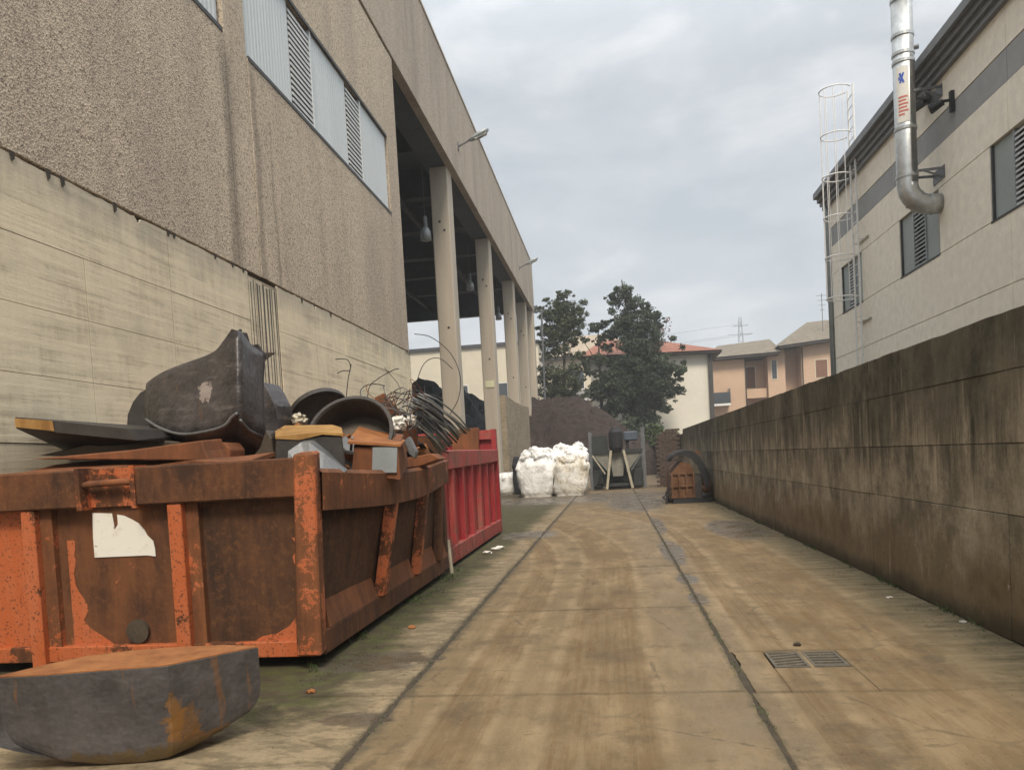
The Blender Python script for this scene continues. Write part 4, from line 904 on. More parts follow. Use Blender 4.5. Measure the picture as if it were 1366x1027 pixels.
# 2,3 curved end pieces either side of it
def plate(name, label, cat, pts, d, mat, bevel=0.008, **k):
    c = Vector((0, 0, 0))
    for p in pts: c += Vector(p)
    c /= len(pts)
    t = MB().prism([Vector(p) - c for p in pts], d).build(name, mat, None, bevel=bevel, fix=True, **k); t.location = c
    return tag(t, label, cat)
plate('curved_end_plate', 'dark rounded steel plate peeking out left of the bent shell', 'scrap metal',
      [(-4.18,6.6,2.2), (-4.28,6.6,2.16), (-4.36,6.6,2.08), (-4.42,6.6,1.97), (-4.44,6.6,1.85), (-4.44,6.6,1.74), (-4.13,6.6,1.62), (-4.09,6.6,1.9)], (0, 0.22, 0), 'steel_dark')
plate('curved_end_plate', 'pinkish grey rounded shell piece standing right of the bent shell', 'scrap metal',
      [(-3.09,6.6,2.18), (-3.04,6.6,2.1), (-2.98,6.6,1.96), (-2.96,6.6,1.84), (-2.97,6.6,1.69), (-3.05,6.6,1.54), (-3.17,6.6,1.52)], (0, 0.35, 0), 'steel_hull')
# 4 the long thick plate
lpz = thing('thick_plate', 'long thick steel plate with ochre edge jutting out towards the warehouse wall', 'scrap metal', (-4.3, 5.7, 1.8))
MB().hexa([(-4.59,5.45,1.81), (-3.59,5.45,1.66), (-3.8,7.2,1.68), (-4.9,6.4,1.65), (-4.59,5.45,1.9), (-3.65,5.45,1.75), (-3.79,7.2,1.79), (-5.02,6.9,1.92)]).build('steel_slab', 'steel_dark', lpz, fix=True)
MB().hexa([(-4.59,5.44,1.82), (-4.26,5.44,1.77), (-4.27,5.45,1.77), (-4.59,5.45,1.82), (-4.59,5.44,1.89), (-4.27,5.44,1.85), (-4.28,5.45,1.85), (-4.59,5.45,1.89)]).build('rusty_edge', 'rust_ochre', lpz, fix=True)
# 5 flat rust-brown plates just behind the beam
plate('rusty_wedge_plate', 'flat brown rusty wedge plate lying below the bent shell, just behind the container beam', 'scrap metal',
      [(-4.37,5.3,1.56), (-3.57,5.3,1.58), (-2.98,5.3,1.62), (-2.96,5.3,1.54), (-2.93,5.3,1.47)], (0, 0.3, 0.02), 'rust_mid')
plate('rusty_wedge_plate', 'darker rusty plate lying behind the brown wedge, left in the container', 'scrap metal',
      [(-4.79,5.9,1.61), (-4.31,5.9,1.68), (-3.73,5.9,1.68), (-3.51,5.9,1.65), (-3.52,5.9,1.51)], (0, 0.3, 0.0), 'steel_bronze')
plate('small_rusty_block', 'small rusty block below the pointed corner of the bent shell', 'scrap metal',
      [(-3.13,5.6,1.61), (-2.96,5.6,1.61), (-2.92,5.6,1.55), (-2.93,5.6,1.47), (-3.12,5.6,1.48)], (0, 0.25, 0), 'rust_mid')
plate('narrow_brown_bar', 'narrow dark bar standing between the bent shell and the ochre-topped block', 'scrap metal',
      [(-2.73,5.6,1.5), (-2.68,5.6,1.55), (-2.62,5.6,1.69), (-2.58,5.6,1.62), (-2.57,5.6,1.46), (-2.74,5.6,1.46)], (0, 0.2, 0), 'steel_bronze')
# 6 block with ochre top
bl = thing('thick_cutoff_block', 'thick dark steel cutoff with ochre rusty top, right of the bent shell', 'scrap metal', (-2.3, 5.8, 1.4))
MB().hexa([(-2.54,5.55,1.45), (-1.98,5.55,1.27), (-2.31,6.3,1.52), (-2.84,6.3,1.55), (-2.52,5.55,1.62), (-2,5.55,1.6), (-2.33,6.3,1.71), (-2.81,6.3,1.73)]).build('steel_body', 'steel_dark', bl, bevel=0.01, fix=True)
MB().prism([(-2.52,5.54,1.61), (-2.59,5.7,1.66), (-2.73,6.2,1.73), (-2.31,6.2,1.71), (-2.09,5.8,1.66), (-1.99,5.54,1.6), (-2.15,5.54,1.62), (-2.33,5.54,1.59)], (0, 0, 0.018)).build('rusted_top', 'rust_ochre', bl, fix=True)
# 7 bent pale sheet
bsn = thing('bent_grey_sheet', 'bent grey sheet folded like a roof behind the orange corner post', 'scrap metal', (-2.3, 5.35, 1.5))
MB().grid([[(-2.32,5.3,1.5), (-2.24,5.35,1.56), (-2.18,5.35,1.56), (-2.07,5.35,1.47), (-1.93,5.4,1.34)], [(-2.31,5.25,1.38), (-2.21,5.25,1.37), (-2.15,5.25,1.35), (-2.06,5.25,1.33), (-1.97,5.3,1.28)]]).build('sheet_fold', 'steel_grey', bsn, solid=0.012)
MB().grid([[(-2.32,5.3,1.5), (-2.24,5.35,1.56), (-2.18,5.35,1.56), (-2.07,5.35,1.47), (-1.93,5.4,1.34)], [(-2.41,5.6,1.53), (-2.31,5.6,1.58), (-2.23,5.6,1.58), (-2.13,5.6,1.49), (-2,5.6,1.35)]]).build('sheet_fold', 'steel_grey', bsn, solid=0.012)
# 8, 9 dished end and drum
def orient(center, axis, roll=0):
    ax = Vector(axis).normalized(); q = ax.to_track_quat('Z', 'Y').to_matrix().to_4x4()
    return Matrix.Translation(center) @ q @ Matrix.Rotation(roll, 4, 'Z')
dr = thing('steel_drum_ring', 'large dark drum section lying open towards the camera on the scrap heap', 'drum', (-2.45, 7.3, 1.7))
c9 = Vector((-2.3,6.6,1.67))
ax9 = Vector((0.05, -0.84, 0.50)).normalized(); mt = orient(c9 - ax9 * 0.42, ax9, 0)
MB().shell(mt, 0.37, 0.42, 0.016, 0, 2 * math.pi, 40).build('drum_wall', 'steel_bronze', dr, smooth=False)
MB().tube([c9 - ax9 * 0.30, c9 - ax9 * 0.28], 0.352, 32).build('drum_bottom', 'steel_bronze', dr)
m2 = orient(c9 - ax9 * 0.005, ax9)
MB().shell(m2, 0.39, 0.02, 0.03, 0, 2 * math.pi, 40).build('drum_lip', 'steel_dark', dr)
di = thing('dished_end', 'tilted bowl-shaped steel disc with a pale inside behind the drum section', 'scrap metal', (-2.8, 7.2, 1.9))
c8 = Vector((-2.86,7.3,1.93)); ax8 = (0.50, -0.48, -0.70); m8 = orient(c8, ax8)
MB().shell(m8, 0.305, 0.05, 0.05, 0, 2 * math.pi, 40).build('rim', 'steel_dark', di)
rws = []
for k in range(7):
    t = k / 6; rws.append([m8 @ Vector((0.28 * math.cos(a) * (1 - t) , 0.28 * math.sin(a) * (1 - t), -0.10 * math.sin(t * math.pi / 2))) for a in [2 * math.pi * j / 32 for j in range(33)]])
MB().grid(rws).build('dish', 'steel_grey', di, smooth=True, solid=0.01)
# 10 rusty folded box with a grey side
rb = thing('rusty_box', 'rust-red folded box with a grey galvanised side in front of the drum section', 'scrap metal', (-2.1, 6.4, 1.4))
MB().hexa([(-2.17,6.2,1.31), (-1.76,6.2,1.24), (-1.87,6.9,1.36), (-2.33,6.9,1.4), (-2.14,6.2,1.53), (-1.76,6.2,1.51), (-1.9,6.9,1.64), (-2.33,6.9,1.72)]).build('box_body', 'rust_mid', rb, fix=True)
MB().prism([(-1.97,6.19,1.52), (-1.76,6.19,1.51), (-1.78,6.19,1.3), (-1.99,6.19,1.31)], (0, -0.012, 0)).build('side_panel', 'galv_dull', rb, fix=True)
MB().hexa([(-2.18,6.17,1.56), (-1.73,6.17,1.51), (-1.83,6.7,1.56), (-2.3,6.85,1.72), (-2.18,6.17,1.58), (-1.73,6.17,1.53), (-1.83,6.7,1.58), (-2.3,6.85,1.74)]).build('lid', 'rust_top', rb, fix=True)
plate('grey_strap', 'short grey bent strap leaning right of the rusty box', 'scrap metal',
      [(-1.82,6.6,1.57), (-1.77,6.6,1.61), (-1.71,6.6,1.47), (-1.73,6.6,1.41), (-1.78,6.6,1.45)], (0, 0.08, 0), 'steel_grey')
plate('rust_flat', 'flat rusty strip lying along the rim at the far right of the orange container', 'scrap metal',
      [(-2.09,7.4,1.42), (-1.77,7.4,1.46), (-1.68,7.4,1.4), (-1.89,7.4,1.34), (-2.09,7.4,1.32)], (0, 0.3, 0), 'rust_mid')
plate('rust_flat', 'brown plate leaning behind the drum section towards the warehouse wall', 'scrap metal',
      [(-2.59,8.3,2.13), (-2.48,8.3,2.17), (-2.13,8.3,1.73), (-2.15,8.3,1.52), (-2.62,8.3,1.55)], (0, 0.05, 0), 'rust_mid')
# pale crumpled rags
def blobm(center, r, seed, squash=(1, 1, 1), amp=0.35, lev=3, freq=2.0):
    bm = bmesh.new(); bmesh.ops.create_icosphere(bm, subdivisions=lev, radius=1); v = []; 
    for q in bm.verts:
        d = q.co.normalized(); k = 1 + amp * noise.fractal(d * freq + Vector((seed, seed * 2, 0)), 1, 2, 3)
        v.append(Vector((d.x * r * squash[0] * k, d.y * r * squash[1] * k, d.z * r * squash[2] * k)) + Vector(center))
    f = [tuple(x.index for x in p.verts) for p in bm.faces]; bm.free(); return v, f
for (p, r, lab_) in (((-2.89,6.9,1.84), 0.06, 'crumpled pale plastic wad between the pointed shell and the dished end'), ((-2.15,7.6,1.78), 0.08, 'pale crumpled cone beside the right edge of the drum section'), ((-2.11,8,1.84), 0.05, 'pale torn wrapping between the drum section and the tube bundle')):
    v, f = blobm((0, 0, 0), r, r * 50, (1, 1, 0.9), 0.7, 3, 2.5)
    o = MB().add(v, f).build('plastic_wad', 'bag_dirty'); o.location = p; tag(o, lab_, 'plastic')
# tubes bundle and wires
tb_ = thing('tube_bundle', 'bundle of thin grey steel tubes bowed over the rear of the orange container', 'steel tubes', (-2.1, 8.6, 1.8))
rt = random.Random(5)
for k in range(34):
    u = k / 33.0
    a = Vector((-2.27,8.2,1.89)).lerp(Vector((-2,8.2,2.08)), u) + Vector((rt.uniform(-0.05, 0.05), rt.uniform(-0.35, 0.1), rt.uniform(-0.03, 0.03)))
    b = Vector((-1.9,8.4,1.46)).lerp(Vector((-1.6,8.4,1.72)), u) + Vector((rt.uniform(-0.04, 0.04), rt.uniform(-0.1, 0.25), rt.uniform(-0.02, 0.02)))
    m_ = (a + b) / 2 + Vector((0.02, 0, 0.02 + rt.uniform(-0.03, 0.03)))
    MB().tube([a, a.lerp(m_, 0.5) + Vector((0, 0, 0.022)), m_, m_.lerp(b, 0.5) + Vector((0, 0, 0.02)), b], rt.uniform(0.006, 0.012), 7).build('tube', ('steel_grey', 'steel_grey', 'steel_dark', 'pale_steel')[k % 4], tb_, smooth=True)
wt = thing('wire_tangle', 'loose tangle of thin curled wires springing up from the rear of the orange container', 'wire', (-2.3, 8.4, 1.8))
for w in ([(-2.64,7.5,2.04), (-2.6,7.5,2.26), (-2.57,7.5,2.37), (-2.59,7.5,2.44), (-2.65,7.5,2.46), (-2.72,7.5,2.46)],
          [(-2.55,7.9,1.98), (-2.52,7.9,2.19), (-2.42,7.9,2.28), (-2.25,7.9,2.36), (-2.18,7.9,2.37)],
          [(-2.71,7.5,2.32), (-2.65,7.5,2.34), (-2.58,7.5,2.34), (-2.56,7.5,2.4)],
          [(-2.42,8.3,1.97), (-2.25,8.3,2.08), (-2.11,8.3,2.11), (-1.98,8.3,2.05), (-1.84,8.3,1.83)],
          [(-2.17,8.6,2.84), (-1.98,8.6,2.79), (-1.77,8.6,2.6), (-1.67,8.6,2.34), (-1.7,8.6,2.09), (-1.81,8.6,1.91)],
          [(-2.48,8.1,2.11), (-2.36,8.1,2.01), (-2.24,8.1,2.03), (-2.15,8.1,2.15), (-2.02,8.1,2.14), (-1.9,8.1,2.08)],
          [(-2.29,8.4,1.86), (-2.16,8.4,2.19), (-2.03,8.4,2.47), (-1.86,8.4,2.52), (-1.71,8.4,2.39)],
          [(-2.42,8.2,1.86), (-2.28,8.2,1.98), (-2.12,8.2,2), (-2,8.2,1.9), (-1.87,8.2,1.71)]):
    MB().tube(spline(w), 0.005, 5).build('wire', 'steel_dark', wt)
for k in range(26):
    c0 = Vector((-2.1,8.1,1.96)) + Vector((rt.uniform(-0.42, 0.3), rt.uniform(-0.4, 0.4), rt.uniform(-0.1, 0.12)))
    r_ = rt.uniform(0.08, 0.24); ax = Vector((rt.uniform(-1, 1), rt.uniform(-1, 1), rt.uniform(-0.6, 1))).normalized(); mm = orient(c0, ax); a0 = rt.uniform(0, 6); a1 = a0 + rt.uniform(2, 5)
    MB().tube([mm @ Vector((r_ * math.cos(a0 + (a1 - a0) * j / 14), r_ * math.sin(a0 + (a1 - a0) * j / 14), 0.02 * j)) for j in range(15)], rt.uniform(0.003, 0.006), 5).build('wire', ('steel_grey', 'steel_dark', 'rust_mid')[k % 3], wt)

# ================================================================== FOREGROUND CUTOFF
fb = thing('steel_cutoff', 'thick boat-shaped steel cutoff with flat rusty top lying in the left foreground', 'scrap metal', (-2.7, 3.8, 0))
TZ = 0.46
tp = [(-2.99,3.15,0.46), (-2.92,3.24,0.46), (-2.7,3.26,0.46), (-2.51,3.31,0.46), (-2.3,3.35,0.46), (-2.18,3.38,0.46), (-2.16,3.39,0.46), (-2.07,3.49,0.46), (-1.97,3.61,0.46), (-1.86,3.72,0.46), (-2.07,3.77,0.46), (-2.31,3.75,0.46), (-2.58,3.69,0.46), (-2.74,3.6,0.46), (-2.85,3.44,0.46), (-2.92,3.29,0.46)]
ctr = Vector((-2.72, 3.85, 0)); 
def bz(x, y):     # underside: a shallow bowl resting on the ground
    d = math.sqrt(((x + 2.36) / 0.62) ** 2 + ((y - 3.36) / 0.62) ** 2); return 0.002 + 0.17 * min(1.5, d) ** 2.0
nb = len(tp); fb_m = MB(); rings = [[Vector((p[0], p[1], TZ)) for p in tp]]
edge_b = [Vector((p[0], p[1], bz(p[0], p[1]))) for p in tp]
heel = lambda s_, up: [Vector((-2.36 + (p.x + 2.36) * s_, 3.42 + (p.y - 3.42) * s_, bz(-2.36 + (p.x + 2.36) * s_, 3.42 + (p.y - 3.42) * s_) + up)) for p in edge_b]
rings.append([a.lerp(Vector((b.x, b.y, b.z + 0.1)), 0.5) for a, b in zip(rings[0], edge_b)]); rings.append(heel(1.0, 0.10)); rings.append(heel(0.99, 0.06)); rings.append(heel(0.965, 0.028)); rings.append(heel(0.93, 0.01))
for s_ in (0.88, 0.8, 0.55, 0.3, 0.1):
    cc = Vector((-2.36, 3.42, 0)); rings.append([Vector((cc.x + (p.x - cc.x) * s_, cc.y + (p.y - cc.y) * s_, bz(cc.x + (p.x - cc.x) * s_, cc.y + (p.y - cc.y) * s_))) for p in edge_b])
vs = [p for r in rings for p in r]; fs = [(i * nb + k, (i + 1) * nb + k, (i + 1) * nb + (k + 1) % nb, i * nb + (k + 1) % nb) for i in range(len(rings) - 1) for k in range(nb)]
fs.append(tuple((len(rings) - 1) * nb + k for k in range(nb))); fs.append(tuple(range(nb)))
fb_m.add(vs, fs); fb_m.build('steel_body', 'steel_block', fb, fix=True, bevel=0.006)
cc = Vector((-2.4, 3.5, TZ)); MB().prism([cc + (Vector((p[0], p[1], TZ)) - cc) * 0.993 + Vector((0, 0, 0.001)) for p in tp], (0, 0, 0.006)).build('rusty_top', 'rust_top', fb, fix=True)
for (a, b) in (((-2.2,3.75,0.41), 0), ):
    pass

# ================================================================== RED CONTAINER
rc = thing('red_container', 'faded red ribbed steel skip standing behind the orange container', 'container', (-3.4, 11.9, 0.05))
RY0, RY1, RXR = 9.42, 14.2, -2.12
box('floor', 'red', rc, -4.75, RXR - 0.04, RY0 + 0.05, RY1 - 0.05, 0.08, 0.16)
box('side_plate', 'red', rc, RXR - 0.10, RXR - 0.08, RY0 + 0.1, RY1 - 0.1, 0.16, 1.45)
MB().box(RXR - 0.09, RXR, RY0, RY0 + 0.16, 0.03, 1.54).build('corner_post', 'red', rc, bevel=0.01)
MB().box(RXR - 0.09, RXR, RY1 - 0.14, RY1, 0.03, 1.56).build('corner_post', 'red', rc, bevel=0.01)
MB().hexa([(RXR - 0.09, RY0 + 0.16, 1.30), (RXR + 0.005, RY0 + 0.16, 1.27), (RXR + 0.005, RY1 - 0.14, 1.34), (RXR - 0.09, RY1 - 0.14, 1.34), (RXR - 0.09, RY0 + 0.16, 1.53), (RXR + 0.005, RY0 + 0.16, 1.52), (RXR + 0.005, RY1 - 0.14, 1.56), (RXR - 0.09, RY1 - 0.14, 1.56)]).build('top_rail', 'red_worn', rc, bevel=0.01)
MB().box(RXR - 0.09, RXR + 0.004, RY0 + 0.16, RY1 - 0.14, 0.05, 0.27).build('bottom_rail', 'red_worn', rc, bevel=0.01)
MB().prism([(RXR + 0.001, RY0 + 0.162, 0.271), (RXR + 0.001, RY0 + 0.5, 0.271), (RXR + 0.001, RY0 + 0.162, 0.45)], (-0.07, 0, 0)).build('gusset', 'red', rc, fix=True)
for k in range(6):
    y = RY0 + 0.16 + (RY1 - RY0 - 0.3) * (k + 0.75) / 6.4
    MB().hexa([(RXR - 0.079, y - 0.08, 0.272), (RXR - 0.01, y - 0.055, 0.272), (RXR - 0.01, y + 0.055, 0.272), (RXR - 0.079, y + 0.08, 0.272),
               (RXR - 0.079, y - 0.08, 1.30), (RXR - 0.01, y - 0.055, 1.30), (RXR - 0.01, y + 0.055, 1.30), (RXR - 0.079, y + 0.08, 1.30)]).build('rib', 'red' if k % 3 else 'red_worn', rc)
box('side_plate', 'red', rc, -4.78, -4.74, RY0, RY1, 0.16, 1.5)
box('front_plate', 'red', rc, -4.74, RXR - 0.1, RY0, RY0 + 0.05, 0.16, 1.5)
fe = box('end_plate', 'red', rc, -4.74, RXR - 0.1, RY1 - 0.06, RY1 - 0.02, 0.16, 1.86)
box('end_post', 'red', rc, RXR - 0.1, RXR - 0.01, RY1 - 0.14, RY1 - 0.001, 1.561, 1.94); box('end_beam', 'red_worn', rc, -4.74, RXR - 0.1, RY1 - 0.13, RY1 - 0.061, 1.76, 1.93)
for x in (-2.75, -3.3, -3.9): box('end_rib', 'red_worn' if x < -3 else 'steel_grey', rc, x, x + 0.09, RY1 - 0.13, RY1 - 0.062, 0.3, 1.76 if x < -3 else 2.02)
for x in (-4.2, -2.8): box('skid_rail', 'steel_dark', rc, x, x + 0.12, RY0 + 0.2, RY1 - 0.2, 0, 0.08)
plate('rust_plate', 'rust-red plate leaning inside the red skip against its far end', 'scrap metal', [(-2.9, 13.9, 1.2), (-2.45, 13.9, 1.2), (-2.42, 13.95, 1.98), (-2.95, 13.95, 1.96)], (0, 0.06, 0), 'rust_mid')
fill = MB()
for k in range(30):
    x = rs.uniform(-4.5, -2.5); y = rs.uniform(9.8, 13.6); z0 = rs.uniform(0.3, 1.25); a = rs.uniform(0, 3); d = Vector((math.cos(a) * 0.15, math.sin(a) * 0.3, rs.uniform(-0.1, 0.1)))
    fill.beam(Vector((x, y, z0)) - d, Vector((x, y, z0)) + d, rs.uniform(0.1, 0.4), rs.uniform(0.05, 0.2))
tag(fill.build('scrap_fill', 'rust_mid', None, kind='stuff'), 'rusty offcuts lying low inside the red skip', 'scrap')

# ================================================================== BIG BAGS
def bigbag(x, y, w, d, h, label, mat, seed, z0=0.0, lean=0.0, group='white bulk bags by the spoil heap', top=True):
    t = thing('bulk_bag', label, 'bulk bag', (x, y, z0), group)
    rows_ = []; nn = 40
    for k in range(22):
        u = k / 21; zz = h * u
        prof_ = (0.90 + 0.12 * math.sin(min(1, u * 2.2) * math.pi / 2)) if u < 0.76 else (1.02 - 0.42 * ((u - 0.76) / 0.24) ** 1.8)
        if u < 0.05: prof_ *= 0.93
        row = []
        for j in range(nn):
            a = 2 * math.pi * j / nn; c, s_ = math.cos(a), math.sin(a)
            e_ = 1 / max(1e-6, (abs(c) ** 4.5 + abs(s_) ** 4.5)) ** (1 / 4.5)
            kk = 1 + 0.10 * noise.fractal(Vector((c * 1.5 + seed, s_ * 1.5, zz * 1.6)), 1, 2, 4) + 0.035 * noise.noise(Vector((c * 6, s_ * 6 + seed, zz * 3)))
            if u > 0.7: kk += 0.10 * math.sin(math.atan2(s_, c) * 9 + seed + zz * 4) + 0.1 * noise.noise(Vector((c * 4 + seed, s_ * 4, zz * 3)))
            row.append((x + c * e_ * w / 2 * prof_ * kk + lean * u, y + s_ * e_ * d / 2 * prof_ * kk, z0 + zz * (1 if u < 0.7 else 1 + 0.03 * math.sin(j * 1.9 + seed))))
        row.append(row[0]); rows_.append(row)
    m = MB().grid(rows_); m.add(rows_[0][:-1], [tuple(range(nn - 1, -1, -1))]); m.add(rows_[-1][:-1], [tuple(range(nn))])
    m.build('body', mat, t, smooth=True)
    if top:
        rr_ = random.Random(int(seed * 10))
        for k in range(9):
            a = k * 0.7 + rr_.uniform(-0.3, 0.3); px, py = x + lean + math.cos(a) * w * 0.34, y + math.sin(a) * d * 0.30
            v, f = blobm((px, py, z0 + h * rr_.uniform(0.88, 1.02)), rr_.uniform(0.13, 0.21), seed + k * 3.1, (1.1, 1.0, 0.8), 0.5, 3, 2.2)
            MB().add(v, f).build('ruffle', mat, t, smooth=True)
        for sx in (-1, 1):
            MB().tube(spline([(x + lean + sx * w * 0.36, y - d * 0.30, z0 + h * 0.78), (x + lean + sx * w * 0.40, y - d * 0.33, z0 + h * 0.98), (x + lean + sx * w * 0.30, y - d * 0.26, z0 + h * 1.03), (x + lean + sx * w * 0.22, y - d * 0.3, z0 + h * 0.86)], 4), 0.03, 6).build('lifting_loop', mat, t, smooth=True)
    return t
bigbag(-2.76, 27.3, 1.24, 1.1, 1.42, 'front left white bulk bag with a bulging round side', 'bag', 1.3)
bigbag(-1.55, 27.2, 1.20, 1.05, 1.30, 'front right white bulk bag with brownish stains', 'bag_dirty', 4.7, lean=0.08)
bigbag(-2.75, 28.4, 1.3, 1.1, 1.62, 'rear left white bulk bag with ruffled top behind the bulging one', 'bag', 8.1)
bigbag(-1.62, 28.6, 1.35, 1.1, 1.72, 'rear right white bulk bag, the tallest of the group', 'bag', 11.9)
bigbag(-4.22, 30.4, 0.75, 0.9, 0.85, 'small low white bag lying left of the bulk bags by the bay wall', 'bag', 15.2, top=False)
bigbag(-3.62, 29.8, 0.55, 0.6, 1.45, 'dark bag standing behind the left bulk bag', 'scrap_black', 18.2, top=False, group=None)  # this bag takes the black scrap colour

# ================================================================== HOPPER MACHINE
hm = thing('hopper_machine', 'dark green steel hopper with a motor on top, right of the white bulk bags', 'hopper', (0.1, 30.5, 0))
hx0, hx1, hy0, hy1 = -0.92, 1.22, 29.9, 31.4
for (x, y, h) in ((hx0, hy0, 2.25), (hx1 - 0.1, hy0, 2.35), (hx0, hy1, 2.25), (hx1 - 0.1, hy1, 2.35)): MB().box(x, x + 0.1, y, y + 0.1, 0, h).build('post', 'steel_grey', hm)
for y in (hy0 + 0.02, hy1): box('cross_beam', 'machine_green', hm, hx0 + 0.1, hx1 - 0.1, y, y + 0.07, 1.42, 1.52); box('cross_beam', 'machine_green', hm, hx0 + 0.1, hx1 - 0.1, y, y + 0.07, 0.12, 0.24)
box('back_panel', 'machine_green', hm, hx0 + 0.1, hx1 - 0.1, hy1 - 0.06, hy1 - 0.03, 0.24, 1.42)
box('upper_panel', 'machine_green', hm, hx0 + 0.1, -0.2, hy0 + 0.5, hy0 + 0.53, 1.52, 2.1)
for (x0, x1, sx) in ((hx0 + 0.12, -0.18, 1), (hx1 - 0.12, 0.48, -1)):
    MB().prism([(x0, hy0 + 0.12, 1.4), (x1, hy0 + 0.12, 1.4), (x1, hy0 + 0.12, 0.62)], (0, 0.05, 0)).build('hopper_cheek', 'pale_steel', hm, fix=True)
    box('side_tank', 'machine_green', hm, min(x0, x0 + sx * 0.35), max(x0, x0 + sx * 0.35), hy0 + 0.2, hy0 + 0.9, 0.05, 0.75)
MB().prism([(-0.16, hy0 + 0.2, 1.42), (0.46, hy0 + 0.2, 1.42), (0.34, hy0 + 0.2, 0.5), (-0.04, hy0 + 0.2, 0.5)], (0, 0.8, 0)).build('hopper_cone', 'pale_steel', hm, fix=True)
MB().beam((-0.08, hy0 - 0.02, 1.5), (-0.30, hy0 - 0.1, 0.02), 0.09, 0.07).build('leg', 'bar', hm); MB().beam((0.40, hy0 - 0.02, 1.5), (0.68, hy0 - 0.1, 0.02), 0.09, 0.07).build('leg', 'bar', hm)
MB().beam((-0.80, hy0 - 0.0, 1.35), (-0.34, hy0 - 0.05, 0.62), 0.05, 0.05).build('brace', 'bar', hm); MB().beam((1.10, hy0 - 0.0, 1.35), (0.66, hy0 - 0.05, 0.72), 0.05, 0.05).build('brace', 'steel_grey', hm)
MB().tube([(0.12, hy0 + 0.1, 1.45), (0.12, hy0 + 0.1, 1.6), (0.12, hy0 + 0.1, 2.2), (0.12, hy0 + 0.1, 2.38)], [0.2, 0.27, 0.27, 0.14], 14).build('motor', 'black', hm)
MB().box(0.42, 0.98, hy0 + 0.1, hy0 + 0.6, 1.85, 2.2).build('gearbox', 'blue_grey', hm, bevel=0.04); box('gearbox_mount', 'black', hm, 0.5, 0.62, hy0 + 0.2, hy0 + 0.5, 1.5, 1.85)
box('tray', 'black', hm, -0.25, 0.62, hy0 + 0.1, hy0 + 1.0, 0.02, 0.2)
rd = MB()
for j in range(3): rd.tube([(-0.75 + j * 0.05, hy0 - 0.05, 0.15), (-0.55, hy0 - 0.1, 0.35 + j * 0.1), (-0.4, hy0 - 0.05, 0.2)], 0.03, 6)
rd.build('hose', 'black', hm)

# ================================================================== GRAB BUCKET by the right wall
gb = thing('grab_bucket', 'rusty orange ribbed grab bucket under a curved black rubber sheet, against the right wall', 'bucket', (1.85, 20.6, 0))
gx0, gx1, gy0, gy1 = 1.42, 2.02, 20.1, 22.0
MB().prism([(gx0, gy0, 0.12), (gx1, gy0, 0.12), (gx1, gy0, 0.82), (gx1 - 0.1, gy0, 1.02), (gx0 + 0.28, gy0, 1.06), (gx0 + 0.06, gy0, 0.82)], (0, 1.8, 0)).build('bucket_shell', 'bucket_rust', gb, fix=True)
for k in range(4): x = gx0 + 0.02 + k * 0.18; MB().box(x, x + 0.045, gy0 - 0.06, gy0 - 0.001, 0.14, 0.80).build('rib', 'bucket_rust', gb)
for z in (0.14, 0.42, 0.74): MB().box(gx0, gx1, gy0 - 0.045, gy0 - 0.0005, z, z + 0.055).build('stiffener', 'bucket_rust', gb)
box('base', 'black', gb, gx0 + 0.05, 2.44, gy0 - 0.05, gy1, 0, 0.12)
box('side_frame', 'steel_dark', gb, 2.03, 2.2, gy0 - 0.02, gy1 - 0.4, 0.121, 0.72)
MB().tube([(2.32, gy0, 0.36), (2.32, gy0 + 0.7, 0.36)], 0.12, 14).build('cylinder', 'bucket_rust', gb, smooth=True); MB().box(2.21, 2.43, gy0 + 0.0, gy0 + 0.5, 0.48, 0.66).build('cap_plate', 'bucket_rust', gb)
box('pin_block', 'bucket_rust', gb, 2.0, 2.2, gy0 + 0.1, gy0 + 0.5, 1.22, 1.32)
rows_ = []
arc = [(1.42, 1.10), (1.50, 1.22), (1.64, 1.31), (1.82, 1.35), (2.00, 1.31), (2.16, 1.17), (2.28, 0.95), (2.40, 0.62)]
for y in (gy0 - 0.12, gy0 + 0.5, gy0 + 1.2): rows_.append([(x, y + 0.02 * i, z) for i, (x, z) in enumerate(arc)])
MB().grid(rows_).build('rubber_sheet', 'black', gb, solid=0.05, smooth=True)
rows_ = [[(x, gy0 - 0.06, z) for x, z in arc[2:]], [(x * 0.90 + 0.16, gy0 - 0.06, z - 0.08 - 0.05 * i) for i, (x, z) in enumerate(arc[2:])]]
MB().grid(rows_).build('rubber_lip', 'black', gb, solid=0.04)
for k in range(7): MB().tube([(1.28 + k * 0.03, gy0 + 0.1 * k, 0.0), (1.30 + jit(0.08), gy0 + 0.1 * k, 0.20 + jit(0.08)), (1.40, gy0 + 0.1 * k, 0.30 + jit(0.15))], 0.018, 5).build('hose', 'black' if k % 2 else 'steel_dark', gb)

